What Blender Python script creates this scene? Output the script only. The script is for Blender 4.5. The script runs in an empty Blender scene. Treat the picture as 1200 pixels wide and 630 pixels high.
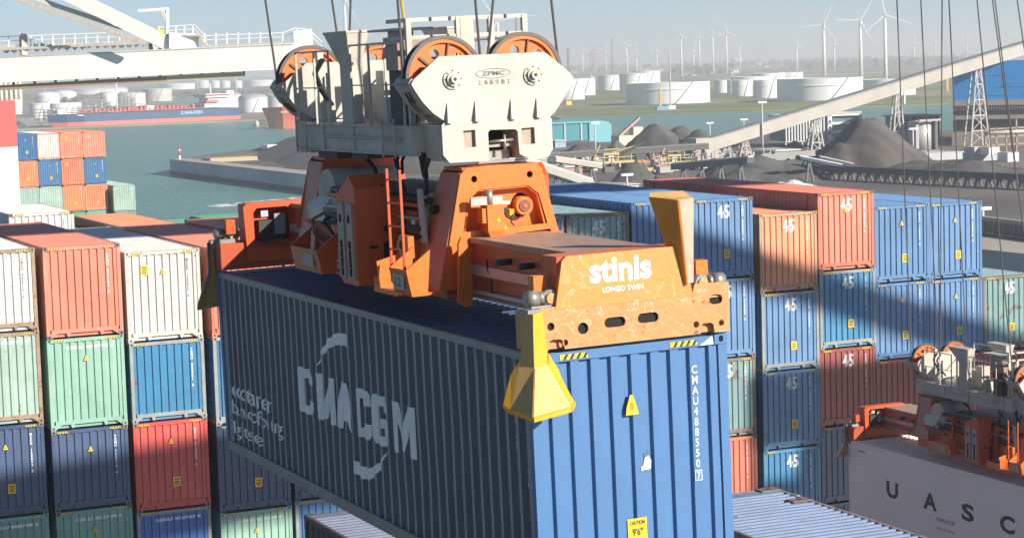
import bpy, bmesh, math, random
from mathutils import Vector, Matrix
random.seed(7)
R=math.radians
scene=bpy.context.scene
COL=scene.collection
# ------------------------------------------------------------------ camera
CR=Vector((0.91161755,-0.40995358,-0.02985804)); CU=Vector((0.06687022,0.07624268,0.99484442)); CF=Vector((0.40556358,0.90891425,-0.09691785))
FPX=2465.2
cam_d=bpy.data.cameras.new('camera'); cam=bpy.data.objects.new('camera',cam_d); COL.objects.link(cam)
cam.matrix_world=Matrix(((CR.x,CU.x,-CF.x,0),(CR.y,CU.y,-CF.y,0),(CR.z,CU.z,-CF.z,0),(0,0,0,1)))
cam_d.sensor_width=36; cam_d.lens=FPX/1200*36; cam_d.clip_end=30000; cam_d.clip_start=0.5
scene.camera=cam
# ------------------------------------------------------------------ sky, sun, exposure
SUN_AZ=R(33); SUN_EL=R(25)     # azimuth measured from -y towards +x
sdir=Vector((math.sin(SUN_AZ)*math.cos(SUN_EL),-math.cos(SUN_AZ)*math.cos(SUN_EL),math.sin(SUN_EL)))
world=bpy.data.worlds.new("World"); scene.world=world; world.use_nodes=True
wn=world.node_tree; bg=wn.nodes['Background']
sky=wn.nodes.new('ShaderNodeTexSky'); sky.sky_type='NISHITA'; sky.sun_disc=False
sky.sun_elevation=SUN_EL; sky.sun_rotation=math.atan2(sdir.x,sdir.y)
sky.altitude=0; sky.air_density=0.62; sky.dust_density=0.0; sky.ozone_density=4.6
wn.links.new(sky.outputs[0],bg.inputs[0]); bg.inputs[1].default_value=0.060
sl=bpy.data.lights.new('sun','SUN'); sl.energy=5.0; sl.angle=R(0.53); sl.color=(1.0,0.92,0.80)
so=bpy.data.objects.new('sun',sl); COL.objects.link(so)
so.rotation_euler=sdir.to_track_quat('Z','Y').to_euler(); so.location=(60,-60,60)
scene.view_settings.view_transform='Standard'; scene.view_settings.look='None'
scene.view_settings.exposure=0.75; scene.view_settings.gamma=1
scene.cycles.volume_step_rate=4; scene.cycles.volume_max_steps=64
scene.cycles.max_bounces=5; scene.cycles.diffuse_bounces=3; scene.cycles.glossy_bounces=2; scene.cycles.volume_bounces=1

def ray(u,v): return CF+CR*((u-600)/FPX)-CU*((v-315)/FPX)
def onz(u,v,z): a=ray(u,v); return a*(z/a.z)
def ond(u,v,dep): return ray(u,v)*dep
GZ=-20.0; WZ=-23.0
# ------------------------------------------------------------------ materials
def srgb(c):
    return tuple((x/12.92 if x<=0.04045 else ((x+0.055)/1.055)**2.4) for x in c)
MATS={}
def mat(name,col,rough=0.5,metal=0.0,dirt=0.0,rust=0.0,scale=1.5,streak=0.0,spec=0.5,rustcol=(0.20,0.065,0.022),bump=0.0,scratch=0.0,var=0.0):
    if name in MATS: return MATS[name]
    m=bpy.data.materials.new(name); m.use_nodes=True; nt=m.node_tree; N=nt.nodes; Lk=nt.links
    b=N['Principled BSDF']; b.inputs['Roughness'].default_value=rough; b.inputs['Metallic'].default_value=metal
    b.inputs['Specular IOR Level'].default_value=spec
    tc_=N.new('ShaderNodeTexCoord'); oi=N.new('ShaderNodeObjectInfo')
    sc_=N.new('ShaderNodeVectorMath'); sc_.operation='SCALE'; sc_.inputs[0].default_value=(37.0,53.0,0.0); Lk.new(oi.outputs['Random'],sc_.inputs['Scale'])
    ad_=N.new('ShaderNodeVectorMath'); ad_.operation='ADD'; Lk.new(tc_.outputs['Object'],ad_.inputs[0]); Lk.new(sc_.outputs[0],ad_.inputs[1])
    class _V: outputs={'Object':ad_.outputs[0]}
    tc=_V
    rgb=N.new('ShaderNodeRGB'); rgb.outputs[0].default_value=(*col,1); cur=rgb.outputs[0]
    if var>0:
        hs_=N.new('ShaderNodeHueSaturation'); Lk.new(cur,hs_.inputs['Color'])
        m1=N.new('ShaderNodeMapRange'); m1.inputs['To Min'].default_value=1-var; m1.inputs['To Max'].default_value=1+var; Lk.new(oi.outputs['Random'],m1.inputs[0]); Lk.new(m1.outputs[0],hs_.inputs['Value'])
        m2_=N.new('ShaderNodeMapRange'); m2_.inputs['To Min'].default_value=1.05; m2_.inputs['To Max'].default_value=.92; Lk.new(oi.outputs['Random'],m2_.inputs[0]); Lk.new(m2_.outputs[0],hs_.inputs['Saturation'])
        cur=hs_.outputs[0]
    def noise(sc,det=5,rou=0.6,vec=None):
        n=N.new('ShaderNodeTexNoise'); n.inputs['Scale'].default_value=sc; n.inputs['Detail'].default_value=det; n.inputs['Roughness'].default_value=rou
        Lk.new(vec or tc.outputs['Object'],n.inputs['Vector']); return n.outputs['Fac']
    def ramp(f,a,bb,va=0,vb=1):
        r=N.new('ShaderNodeMapRange'); r.inputs['From Min'].default_value=a; r.inputs['From Max'].default_value=bb
        r.inputs['To Min'].default_value=va; r.inputs['To Max'].default_value=vb; Lk.new(f,r.inputs['Value']); return r.outputs[0]
    def mix(f,c1,c2):
        x=N.new('ShaderNodeMix'); x.data_type='RGBA'; Lk.new(f,x.inputs[0]); Lk.new(c1,x.inputs[6])
        if isinstance(c2,tuple): x.inputs[7].default_value=(*c2,1)
        else: Lk.new(c2,x.inputs[7])
        return x.outputs[2]
    if dirt>0:
        cur=mix(ramp(noise(scale),0.35,0.75,0,dirt),cur,tuple(c*0.45+0.02 for c in col))
        cur=mix(ramp(noise(scale*6,6,0.7),0.5,0.8,0,dirt*0.6),cur,tuple(min(1,c*0.8+0.10) for c in col))
    if streak>0:
        mp=N.new('ShaderNodeMapping'); mp.inputs['Scale'].default_value=(9,9,0.35); Lk.new(tc.outputs['Object'],mp.inputs['Vector'])
        cur=mix(ramp(noise(1.6,6,0.7,mp.outputs[0]),0.5,0.8,0,streak),cur,tuple(c*0.5+0.035 for c in col))
    if scratch>0:
        mp=N.new('ShaderNodeMapping'); mp.inputs['Scale'].default_value=(1,1,1); mp.inputs['Rotation'].default_value=(0.4,0.5,0.3); Lk.new(tc.outputs['Object'],mp.inputs['Vector'])
        n1=N.new('ShaderNodeTexNoise'); n1.inputs['Scale'].default_value=3.2; n1.inputs['Detail'].default_value=3; n1.inputs['Distortion'].default_value=1.4; Lk.new(mp.outputs[0],n1.inputs['Vector'])
        d=N.new('ShaderNodeMath'); d.operation='SUBTRACT'; Lk.new(n1.outputs['Fac'],d.inputs[0]); d.inputs[1].default_value=0.5
        a=N.new('ShaderNodeMath'); a.operation='ABSOLUTE'; Lk.new(d.outputs[0],a.inputs[0])
        line=ramp(a.outputs[0],0.0,0.014,1,0)
        g=ramp(noise(2.1,4),0.46,0.55)
        mu=N.new('ShaderNodeMath'); mu.operation='MULTIPLY'; Lk.new(line,mu.inputs[0]); Lk.new(g,mu.inputs[1])
        m2=N.new('ShaderNodeMath'); m2.operation='MULTIPLY'; Lk.new(mu.outputs[0],m2.inputs[0]); m2.inputs[1].default_value=scratch
        cur=mix(m2.outputs[0],cur,(0.75,0.66,0.52))
    if rust>0:
        t=0.74-0.34*rust
        cur=mix(ramp(noise(scale*2.3,8,0.72),t,t+0.07,0,0.9),cur,rustcol)
    Lk.new(cur,b.inputs['Base Color'])
    if bump>0:
        bp=N.new('ShaderNodeBump'); bp.inputs['Strength'].default_value=bump; bp.inputs['Distance'].default_value=0.02
        Lk.new(noise(scale*5,5),bp.inputs['Height']); Lk.new(bp.outputs[0],b.inputs['Normal'])
    MATS[name]=m; return m
def cmat(name,col,rust=0.15,dirt=0.35,streak=0.25): # container paint
    return mat('paint_'+name,col,rough=0.42,dirt=dirt+.15,rust=rust+.12,streak=streak+.25,scale=0.9,bump=0.3,var=.13)
PAINT={
 'salmon':((0.66,0.20,0.125),.12),'white':((0.64,0.64,0.615),.18),'mint':((0.27,0.47,0.38),.14),'palemint':((0.36,0.51,0.44),.22),
 'navy':((0.045,0.085,0.18),.08),'blue':((0.05,0.17,0.36),.10),'azure':((0.055,0.24,0.44),.22),'cobalt':((0.045,0.16,0.48),.06),
 'red':((0.62,0.085,0.07),.06),'darkred':((0.34,0.08,0.065),.10),'teal':((0.16,0.38,0.32),.12),'midblue':((0.10,0.225,0.43),.08),
 'steelblue':((0.07,0.20,0.36),.16),'orange':((0.72,0.27,0.13),.22),'rustteal':((0.20,0.34,0.35),.42),'magenta':((0.42,0.07,0.10),.10),
 'green':((0.08,0.34,0.18),.1),'grey':((0.42,0.44,0.45),.15),'rustblue':((0.22,0.29,0.44),.28),'brown':((0.30,0.10,0.08),.15),'greyblue':((0.19,0.21,0.30),.2)}
def P(n): return cmat(n,PAINT[n][0],PAINT[n][1])
M_FRT=mat('rusty_frame_tan',(0.36,0.25,0.17),rough=.6,dirt=.6,rust=.55,scale=2.5)
M_FRG=mat('weathered_frame_grey',(0.30,0.32,0.32),rough=.6,dirt=.6,rust=.25,scale=2.5)
M_CAST=mat('corner_casting_steel',(0.22,0.16,0.12),rough=.6,dirt=.5,rust=.45,scale=5)
M_DARK=mat('dark_recess',(0.012,0.012,0.012),rough=.9)
M_WPAINT=mat('lettering_white',(0.75,0.76,0.76),rough=.5,dirt=.15,scale=4)
M_GPAINT=mat('lettering_weathered_white',(0.88,0.89,0.90),rough=.5,dirt=.35,rust=.06,scale=2)
M_DKPAINT=mat('lettering_grey',(0.14,0.14,0.14),rough=.6)
M_GREENTXT=mat('lettering_dark_green',(0.02,0.06,0.04),rough=.5)
M_REDTXT=mat('lettering_red',(0.45,0.06,0.05),rough=.5)
M_YEL=mat('sign_yellow',(0.85,0.55,0.02),rough=.5,dirt=.2,scale=6)
M_BLK=mat('stripe_black',(0.03,0.03,0.025),rough=.6)
M_WHT=mat('clean_white',(0.78,0.78,0.76),rough=.5,dirt=.15)

# ------------------------------------------------------------------ mesh helpers
class MB:
    def __init__(s): s.bm=bmesh.new(); s.mats=[None]
    def mi(s,m):
        if m is None: return 0
        if m not in s.mats: s.mats.append(m)
        return s.mats.index(m)
    def face(s,pts,m=None):
        vs=[s.bm.verts.new(p) for p in pts]
        try: f=s.bm.faces.new(vs); f.material_index=s.mi(m)
        except ValueError: pass
    def box(s,x0,x1,y0,y1,z0,z1,m=None):
        if x0>x1:x0,x1=x1,x0
        if y0>y1:y0,y1=y1,y0
        if z0>z1:z0,z1=z1,z0
        v=[s.bm.verts.new(p) for p in ((x0,y0,z0),(x1,y0,z0),(x1,y1,z0),(x0,y1,z0),(x0,y0,z1),(x1,y0,z1),(x1,y1,z1),(x0,y1,z1))]
        for q in ((0,3,2,1),(4,5,6,7),(0,1,5,4),(1,2,6,5),(2,3,7,6),(3,0,4,7)):
            f=s.bm.faces.new([v[i] for i in q]); f.material_index=s.mi(m)
        return s
    def hexa(s,b,t,m=None):  # bottom loop, top loop (same count)
        n=len(b); vb=[s.bm.verts.new(p) for p in b]; vt=[s.bm.verts.new(p) for p in t]
        fs=[s.bm.faces.new(vb[::-1]),s.bm.faces.new(vt)]
        for i in range(n): fs.append(s.bm.faces.new((vb[i],vb[(i+1)%n],vt[(i+1)%n],vt[i])))
        for f in fs: f.material_index=s.mi(m)
        return s
    def prism(s,poly,axis,a,b,m=None): # poly in the two other axes
        def mk(p,c):
            if axis=='x': return (c,p[0],p[1])
            if axis=='y': return (p[0],c,p[1])
            return (p[0],p[1],c)
        return s.hexa([mk(p,a) for p in poly],[mk(p,b) for p in poly],m)
    def tube(s,p0,p1,r0,r1=None,n=8,m=None,cap=True):
        r1=r0 if r1 is None else r1
        p0=Vector(p0);p1=Vector(p1);d=(p1-p0)
        if d.length<1e-6: return s
        d.normalize(); a=Vector((0,0,1)) if abs(d.z)<0.9 else Vector((1,0,0))
        e1=d.cross(a).normalized(); e2=d.cross(e1)
        A=[];B=[]
        for i in range(n):
            t=2*math.pi*i/n; o=e1*math.cos(t)+e2*math.sin(t)
            A.append(s.bm.verts.new(p0+o*r0)); B.append(s.bm.verts.new(p1+o*r1))
        k=s.mi(m)
        for i in range(n):
            f=s.bm.faces.new((A[i],A[(i+1)%n],B[(i+1)%n],B[i])); f.material_index=k; f.smooth=n>=8
        if cap:
            f=s.bm.faces.new(A[::-1]); f.material_index=k; f=s.bm.faces.new(B); f.material_index=k
        return s
    def bar(s,p0,p1,w,h=None,m=None):
        h=h or w; p0=Vector(p0);p1=Vector(p1);d=(p1-p0).normalized()
        a=Vector((0,0,1)) if abs(d.z)<0.95 else Vector((0,1,0))
        e1=d.cross(a).normalized(); e2=e1.cross(d)
        c=[(-w/2,-h/2),(w/2,-h/2),(w/2,h/2),(-w/2,h/2)]
        return s.hexa([p0+e1*x+e2*y for x,y in c],[p1+e1*x+e2*y for x,y in c],m)
    def path(s,pts,r,n=6,m=None):
        for a,b in zip(pts[:-1],pts[1:]): s.tube(a,b,r,n=n,m=m)
        return s
    def mesh(s,name):
        me=bpy.data.meshes.new(name); s.bm.normal_update(); bmesh.ops.recalc_face_normals(s.bm,faces=s.bm.faces)
        if s.mats[0] is None:
            if len(s.mats)>1 and all(f.material_index>0 for f in s.bm.faces):
                for f in s.bm.faces: f.material_index-=1
                s.mats=s.mats[1:]
            elif len(s.mats)==1: s.mats=[]
        s.bm.to_mesh(me); s.bm.free()
        for m in s.mats: me.materials.append(m)
        return me
    def build(s,name,m=None,parent=None,loc=None):
        if m is not None: s.mats[0]=m
        return link(name,s.mesh(name),parent,loc)
def link(name,me,parent=None,loc=None,m=None):
    o=bpy.data.objects.new(name,me); COL.objects.link(o)
    if parent is not None: o.parent=parent
    if loc is not None: o.location=loc
    if m is not None:
        if len(me.materials)==0: me.materials.append(None)
        o.material_slots[0].link='OBJECT'; o.material_slots[0].material=m
    return o
def tag(o,label=None,cat=None,group=None,kind=None):
    if label: o['label']=label
    if cat: o['category']=cat
    if group: o['group']=group
    if kind: o['kind']=kind
    return o
def empty(name,loc=(0,0,0),label=None,cat=None,group=None):
    o=bpy.data.objects.new(name,None); COL.objects.link(o); o.location=loc; o.empty_display_size=0.3
    return tag(o,label,cat,group)
def children(o): return [c for c in COL.objects if c.parent==o]
def copy_tree(o,parent=None):
    kids=CH.get(o.name) if False else [c for c in list(COL.objects) if c.parent==o]
    c=o.copy(); COL.objects.link(c); c.parent=parent
    for k in kids: copy_tree(k,c)
    return c
def structure(o,cat=None): o['kind']='structure'; return o

# curve based plates (outline with holes) and lettering
def curve_mesh(cu,name):
    o=bpy.data.objects.new('tmp',cu); COL.objects.link(o)
    dg=bpy.context.evaluated_depsgraph_get(); me=bpy.data.meshes.new_from_object(o.evaluated_get(dg),depsgraph=dg)
    bpy.data.objects.remove(o); me.name=name; me.materials.clear(); return me
def plate(outline,holes,th,axis='y',c=0.0,bev=0.0):
    """outline/holes: lists of (a,b) polygons; returns mesh; plate spans c..c+th along axis"""
    cu=bpy.data.curves.new('p','CURVE'); cu.dimensions='2D'; cu.fill_mode='BOTH'; cu.extrude=th/2
    for poly in [outline]+list(holes):
        sp=cu.splines.new('POLY'); sp.points.add(len(poly)-1)
        for i,p in enumerate(poly): sp.points[i].co=(p[0],p[1],0,1)
        sp.use_cyclic_u=True
    me=curve_mesh(cu,'plate')
    for v in me.vertices:
        a,b,h=v.co
        if axis=='y': v.co=(a,c+th/2-h,b)
        elif axis=='x': v.co=(c+th/2+h,a,b)
        else: v.co=(a,b,c+th/2+h)
    return me
def circ(cx,cy,r,n=20,rx=None,a0=0): 
    rx=rx or r
    return [(cx+rx*math.cos(a0+2*math.pi*i/n),cy+r*math.sin(a0+2*math.pi*i/n)) for i in range(n)]
def slot(cx,cy,hl,r,n=8,vert=False):
    p=[]
    for i in range(n+1): t=-math.pi/2+math.pi*i/n; p.append((hl+r*math.cos(t),r*math.sin(t)))
    for i in range(n+1): t=math.pi/2+math.pi*i/n; p.append((-hl+r*math.cos(t),r*math.sin(t)))
    return [(cx+(b if vert else a),cy+(a if vert else b)) for a,b in p]
TXT={}
def text_mesh(body,size=1.0,bold=0.0,vertical=False,sx=1.0,align='LEFT',space=1.0):
    k=(body,size,bold,vertical,sx,align,space)
    if k in TXT: return TXT[k].copy()
    cu=bpy.data.curves.new('t','FONT'); cu.body='\n'.join(body) if vertical else body
    cu.size=size; cu.offset=bold; cu.align_x='CENTER' if vertical else align; cu.space_line=0.92*space if vertical else 1; cu.space_character=space if not vertical else 1
    cu.fill_mode='FRONT'; cu.resolution_u=3
    me=curve_mesh(cu,'lettering')
    for v in me.vertices: v.co.x*=sx
    TXT[k]=me; return me.copy()
def fit(me,w=None,h=None,left=0,bottom=0):
    xs=[v.co.x for v in me.vertices]; ys=[v.co.y for v in me.vertices]
    x0,x1,y0,y1=min(xs),max(xs),min(ys),max(ys)
    a=(w/(x1-x0)) if w else None; b=(h/(y1-y0)) if h else None
    if a is None:a=b
    if b is None:b=a
    for v in me.vertices: v.co=((v.co.x-x0)*a+left,(v.co.y-y0)*b+bottom,0)
    return me
def interp(prof,x):
    if x<=prof[0][0]: return prof[0][1]
    for (a,pa),(b,pb) in zip(prof[:-1],prof[1:]):
        if x<=b: return pa+(pb-pa)*(x-a)/(b-a) if b>a else pb
    return prof[-1][1]
def conform(me,prof,side,eps=0.004):
    """me flat in xy. side='front': x->x, y->z, depth y=prof(x). side='left': local x runs -y. """
    bm=bmesh.new(); bm.from_mesh(me)
    if side=='left':
        for v in bm.verts: v.co.x=-v.co.x
    lo=min(v.co.x for v in bm.verts); hi=max(v.co.x for v in bm.verts)
    for bx,_ in prof:
        if lo<bx<hi:
            bmesh.ops.bisect_plane(bm,geom=bm.verts[:]+bm.edges[:]+bm.faces[:],plane_co=(bx,0,0),plane_no=(1,0,0),dist=1e-5)
    for v in bm.verts:
        d=interp(prof,v.co.x)-eps
        if side=='front': v.co=(v.co.x,d,v.co.y)
        else: v.co=(d,v.co.x,v.co.y)
    bm.to_mesh(me); bm.free(); return me
# ------------------------------------------------------------------ containers
CW=2.438; HC=2.896; HS=2.591
PER=0.2466
def end_profile(y0=0.03,dep=0.042):
    pr=[(0.0,y0),(0.115,y0)]; x=0.115
    for i in range(9):
        pr+=[(x+0.008,y0+dep),(x+0.112,y0+dep),(x+0.130,y0),(x+PER-0.010,y0)]
        x+=PER
    pr=pr[:-1]+[(CW-0.1,y0),(CW,y0)]
    return pr
ENDP=end_profile()
def side_profile(L,x0=0.03,dep=0.038,per=0.278):
    n=int((L-0.3)/per); s=(L-n*per)/2; pr=[(0.0,x0),(s,x0)]; y=s
    for i in range(n):
        pr+=[(y+0.068,x0+dep),(y+0.142,x0+dep),(y+0.210,x0),(y+per,x0)]; y+=per
    pr.append((L,x0)); return pr
def corr(prof,za,zb,side,flip=0.0,bend=False):
    mb=MB(); 
    for (a,pa),(b,pb) in zip(prof[:-1],prof[1:]):
        if side=='front': mb.face([(a,pa,za),(b,pb,za),(b,pb,zb),(a,pa,zb)])
        elif side=='left': mb.face([(pa,a,za),(pb,b,za),(pb,b,zb),(pa,a,zb)])
        elif side=='right': mb.face([(CW-pa,a,za),(CW-pb,b,za),(CW-pb,b,zb),(CW-pa,a,zb)])
    return mb
def casting_mesh():
    mb=MB(); w,d,h=0.162,0.178,0.118
    mb.box(0,w,0.012,d,0,h)
    # front face with an oval hole
    n=16; cx,cz=w/2,h/2; hole=[];outr=[]
    for i in range(n):
        t=2*math.pi*i/n; c,s_=math.cos(t),math.sin(t)
        hole.append((cx+0.030*c,cz+0.038*s_)); k=1/max(abs(c),abs(s_)); outr.append((cx+w/2*c*k,cz+h/2*s_*k))
    for i in range(n):
        j=(i+1)%n
        mb.face([(outr[i][0],0,outr[i][1]),(outr[j][0],0,outr[j][1]),(hole[j][0],0,hole[j][1]),(hole[i][0],0,hole[i][1])])
        mb.face([(hole[i][0],0,hole[i][1]),(hole[j][0],0,hole[j][1]),(hole[j][0],0.0115,hole[j][1]),(hole[i][0],0.0115,hole[i][1])],M_DARK)
    mb.face([(x,0.0115,z) for x,z in hole],M_DARK)
    for a,b in (((0,0),(w,0)),((w,0),(w,h)),((w,h),(0,h)),((0,h),(0,0))):
        mb.face([(a[0],0,a[1]),(b[0],0,b[1]),(b[0],0.012,b[1]),(a[0],0.012,a[1])])
    mb.tube((-0.0015,d/2,h/2),(0.004,d/2,h/2),0.03,m=M_DARK,n=10)
    mb.mats[0]=M_CAST
    me=mb.mesh('corner_casting'); return me
_cast=None
def casting():
    global _cast
    if _cast is None:
        # slot 0 = casting steel, slot 1 = dark hole
        mb_m=casting_mesh()
        _cast=mb_m
    return _cast
PROTO={}
def proto(L,H):
    k=(L,H)
    if k in PROTO: return PROTO[k]
    d={}
    f=MB()
    for y in (0,L-0.12):
        for x in (0,CW-0.11): f.box(x,x+0.11,y+0.008,y+0.112,-H+0.118,-0.118)
    for x in (0.002,CW-0.062): f.box(x,x+0.06,0.17,L-0.17,-0.085,-0.008)      # top side rails
    for x in (0.004,CW-0.064): f.box(x,x+0.06,0.17,L-0.17,-H+0.02,-H+0.17)    # bottom side rails
    for y in (0.012,L-0.07): 
        f.box(0.155,CW-0.155,y,y+0.058,-0.118,-0.012)                          # headers
        f.box(0.155,CW-0.155,y,y+0.058,-H+0.165,-H+0.285)                      # sills
    for s in (0,1):                                                          # gussets
        a=lambda x: x if s==0 else CW-x
        f.hexa([(a(0.11),0.014,-H+0.02),(a(0.155),0.014,-H+0.02),(a(0.36),0.014,-H+0.17),(a(0.11),0.014,-H+0.17)],
               [(a(0.11),0.06,-H+0.02),(a(0.155),0.06,-H+0.02),(a(0.36),0.06,-H+0.17),(a(0.11),0.06,-H+0.17)])
        f.hexa([(a(0.66),0.016,-H+0.05),(a(0.72),0.016,-H+0.05),(a(0.76),0.016,-H+0.168),(a(0.62),0.016,-H+0.168)],
               [(a(0.66),0.3,-H+0.05),(a(0.72),0.3,-H+0.05),(a(0.76),0.3,-H+0.168),(a(0.62),0.3,-H+0.168)])
    if L>13:
        for yy in (0.76,L-0.9):
            for x in (0.0,CW-0.07): f.box(x,x+0.07,yy,yy+0.14,-H+0.16,0.006)
    d['frame']=f.mesh('frame')
    z0,z1=-H+0.28,-0.115
    d['end_wall']=corr(ENDP,z0,z1,'front').mesh('end_wall')
    b=MB(); b.box(0.1,CW-0.1,L-0.06,L-0.03,z0,z1); d['door']=b.mesh('door')
    sp=side_profile(L); sp=[(max(0.1,min(L-0.1,a)),p) for a,p in sp]
    d['left_wall']=corr(sp,-H+0.165,-0.08,'left').mesh('side_wall')
    d['right_wall']=corr(sp,-H+0.165,-0.08,'right').mesh('side_wall')
    r=MB(); n=int((L-0.6)/0.209); y=(L-n*0.209)/2; xs0,xs1=0.05,CW-0.05; pr=[(0.05,-0.018),(y,-0.018)]
    for i in range(n): pr+=[(y+0.03,-0.042),(y+0.10,-0.042),(y+0.13,-0.012),(y+0.2,-0.012)]; y+=0.209
    pr.append((L-0.05,-0.018))
    for (a,pa),(b2,pb) in zip(pr[:-1],pr[1:]): r.face([(xs0,a,pa),(xs1,a,pa),(xs1,b2,pb),(xs0,b2,pb)])
    r.box(0.06,CW-0.06,0.1,L-0.1,-H+0.05,-H+0.16)
    d['roof']=r.mesh('roof')
    for k2 in ('frame','end_wall','door','left_wall','right_wall','roof'): d[k2].materials.append(None)
    PROTO[k]=d; return d
# shared markings
_h=MB()
_h.box(0.0,0.34,0,0.004,0,0.055,M_YEL)
for i in range(4):
    x=0.02+i*0.085; _h.hexa([(x,-0.002,0.001),(x+0.035,-0.002,0.001),(x+0.065,-0.002,0.054),(x+0.03,-0.002,0.054)],[(x,0.001,0.001),(x+0.035,0.001,0.001),(x+0.065,0.001,0.054),(x+0.03,0.001,0.054)],M_BLK)
ME_HAZ=_h.mesh('hazard_stripe')
_t=MB(); _t.prism([(-0.085,0),(0.085,0),(0.0,0.17)],'y',0,0.003,M_YEL); _t.box(-0.02,0.02,-0.002,0.001,0.03,0.07,M_BLK); ME_TRI=_t.mesh('warning_triangle')
_t=MB(); _t.box(-0.12,0.12,0,0.003,0,0.31,M_YEL)
for z in (0.06,0.13,0.21): _t.box(-0.075,0.075,-0.002,0.001,z,z+0.035,M_BLK)
ME_PLATE=_t.mesh('caution_plate')
SER={}
def serial_mesh(txt,vert,w=None,h=None):
    k=(txt,vert)
    if k in SER: return SER[k]
    if vert:
        me=text_mesh(txt,0.13,0.006,True); me=fit(me,h=1.25 if len(txt)>8 else .6,w=0.075,left=1.986,bottom=-1.55)
    else:
        me=text_mesh(txt,0.13,0.006); me=fit(me,w=1.5,h=0.1,left=0.62,bottom=-0.36)
    me=conform(me,ENDP,'front'); me.materials.append(M_WPAINT); SER[k]=me; return me
def num45():
    if '45' in SER: return SER['45']
    me=fit(text_mesh('45',1,0.03),w=0.5,h=0.48,left=1.0,bottom=-0.72); me=conform(me,ENDP,'front'); me.materials.append(M_WPAINT); SER['45']=me; return me
def carrier_mark():
    if 'mk' in SER: return SER['mk']
    mb=MB(); pts=[]
    for i in range(15):
        t=i/14; a=-1.2+2.6*math.pi*0.62*t
        pts.append((1.0+0.22*math.cos(a+2.6*t), -0.95-0.9*t+0.06*math.sin(a*2)))
    for (a,b),(c,d2) in zip(pts[:-1],pts[1:]): mb.face([(0.022,a,b),(0.022,a+0.12,b),(0.022,c+0.12,d2),(0.022,c,d2)])
    me=mb.mesh('carrier_mark'); me.materials.append(M_WPAINT); SER['mk']=me; return me
SERIALS=['TCNU 745210 4','CMAU 903117 2','APZU 480266 1','MSKU 120893 0','TGHU 655901 8','UETU 512384 6','ECMU 977104 5','CAIU 843350 2']
_cidx=0
def container(colour,pos,L=12.19,H=HC,label='',group=None,frame=None,ff=False,ser='v',tri=False,plt=False,haz=True,mk=False,castings=True,sermat=None,smooth=False):
    global _cidx; _cidx+=1
    root=empty('shipping_container',pos,label,'container',group)
    m=P(colour); d=proto(L,H); fm=frame or m
    link('frame',d['frame'],root,m=fm); link('end_wall',d['end_wall'],root,m=m); link('side_wall',d['left_wall'],root,m=m)
    link('side_wall',d['right_wall'],root,m=m); link('roof',d['roof'],root,m=m); link('door',d['door'],root,m=m)
    cm=frame or (M_CAST if random.random()<.35 else m)
    if castings:
        me=casting()
        for zt in (-0.118,-H):
            for x,sx in ((-0.004,1),(CW+0.004,-1)):
                c=link('corner_casting',me,root,(x,-0.004,zt)); c.scale=(sx,1,1)
                c.material_slots[0].link='OBJECT'; c.material_slots[0].material=cm
        for x in (0,CW-0.162):
            c=link('corner_casting',me,root,(x+0.162,L+0.004,-0.118)); c.scale=(-1,-1,1); c.material_slots[0].link='OBJECT'; c.material_slots[0].material=cm
    if haz:
        link('hazard_stripe',ME_HAZ,root,(0.2,0.008,-0.095)); link('hazard_stripe',ME_HAZ,root,(CW-0.56,0.008,-0.095))
    if ser=='v': o=link('serial_number',serial_mesh(SERIALS[_cidx%8],True),root)
    elif ser: o=link('serial_number',serial_mesh(ser,False),root)
    else: o=None
    if o is not None and sermat: o.material_slots[0].link='OBJECT'; o.material_slots[0].material=sermat
    if ff: link('size_number',num45(),root)
    if tri: link('warning_sign',ME_TRI,root,(1.22,0.022,-0.75))
    if plt: link('caution_plate',ME_PLATE,root,((0.62 if plt==2 else 1.35),0.022,(-0.75 if plt==2 else -2.15)))
    if mk: link('carrier_mark',carrier_mark(),root)
    return root
TIERN=['topmost','second from top','third from top','fourth from top','fifth from top']
CN={'salmon':'salmon red','white':'off-white','mint':'mint green','palemint':'pale green','navy':'dark navy','blue':'blue','azure':'bright blue','cobalt':'cobalt blue','red':'bright red','darkred':'dark red','teal':'teal green','midblue':'blue','steelblue':'steel blue','orange':'orange','rustteal':'rust-streaked pale teal','magenta':'magenta red','green':'green','grey':'grey','rustblue':'rusty pale blue','brown':'brown','greyblue':'grey blue'}
def stack(x,y,z,tiers,where,L=12.19,group='containers stacked on deck'):
    for i,t in enumerate(tiers):
        t=dict(t); c=t.pop('c'); H=t.pop('H',HC); extra=t.pop('x','')
        lab=f"{CN[c]} container{extra}, {TIERN[i]} in {where}"
        container(c,(x+random.uniform(-.015,.015),y+random.uniform(-.02,.02),z),L=L,H=H,label=lab,group=group,**t)
        z-=H+0.004
Y0=65.7
def T(c,**k): return dict(c=c,**k)
stack(10.62,Y0,-5.25,[T('white',H=HS,frame=M_FRT,tri=True,sermat=M_DKPAINT),T('palemint',frame=M_FRT,ser='CSLU 107194 7'),T('navy',tri=True,plt=True),T('teal',ser='CCLU 880758 5'),T('blue')],'leftmost stack')
stack(13.29,Y0,-5.27,[T('salmon'),T('mint',ser='CSLU 819925 0',tri=True),T('navy',H=HS,tri=True),T('teal',ser='CSLU 031748 5',tri=True),T('blue')],'second stack from the left')
stack(15.89,Y0,-5.59,[T('white',tri=True,plt=2,sermat=M_DKPAINT,frame=mat('pale_rusty_frame',(0.55,0.52,0.45),rust=.35,dirt=.4)),T('azure',H=HS,frame=M_FRG),T('red',tri=True,plt=True),T('cobalt',ser='GESU 452783 8',frame=M_FRG),T('navy')],'third stack from the left')
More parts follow.
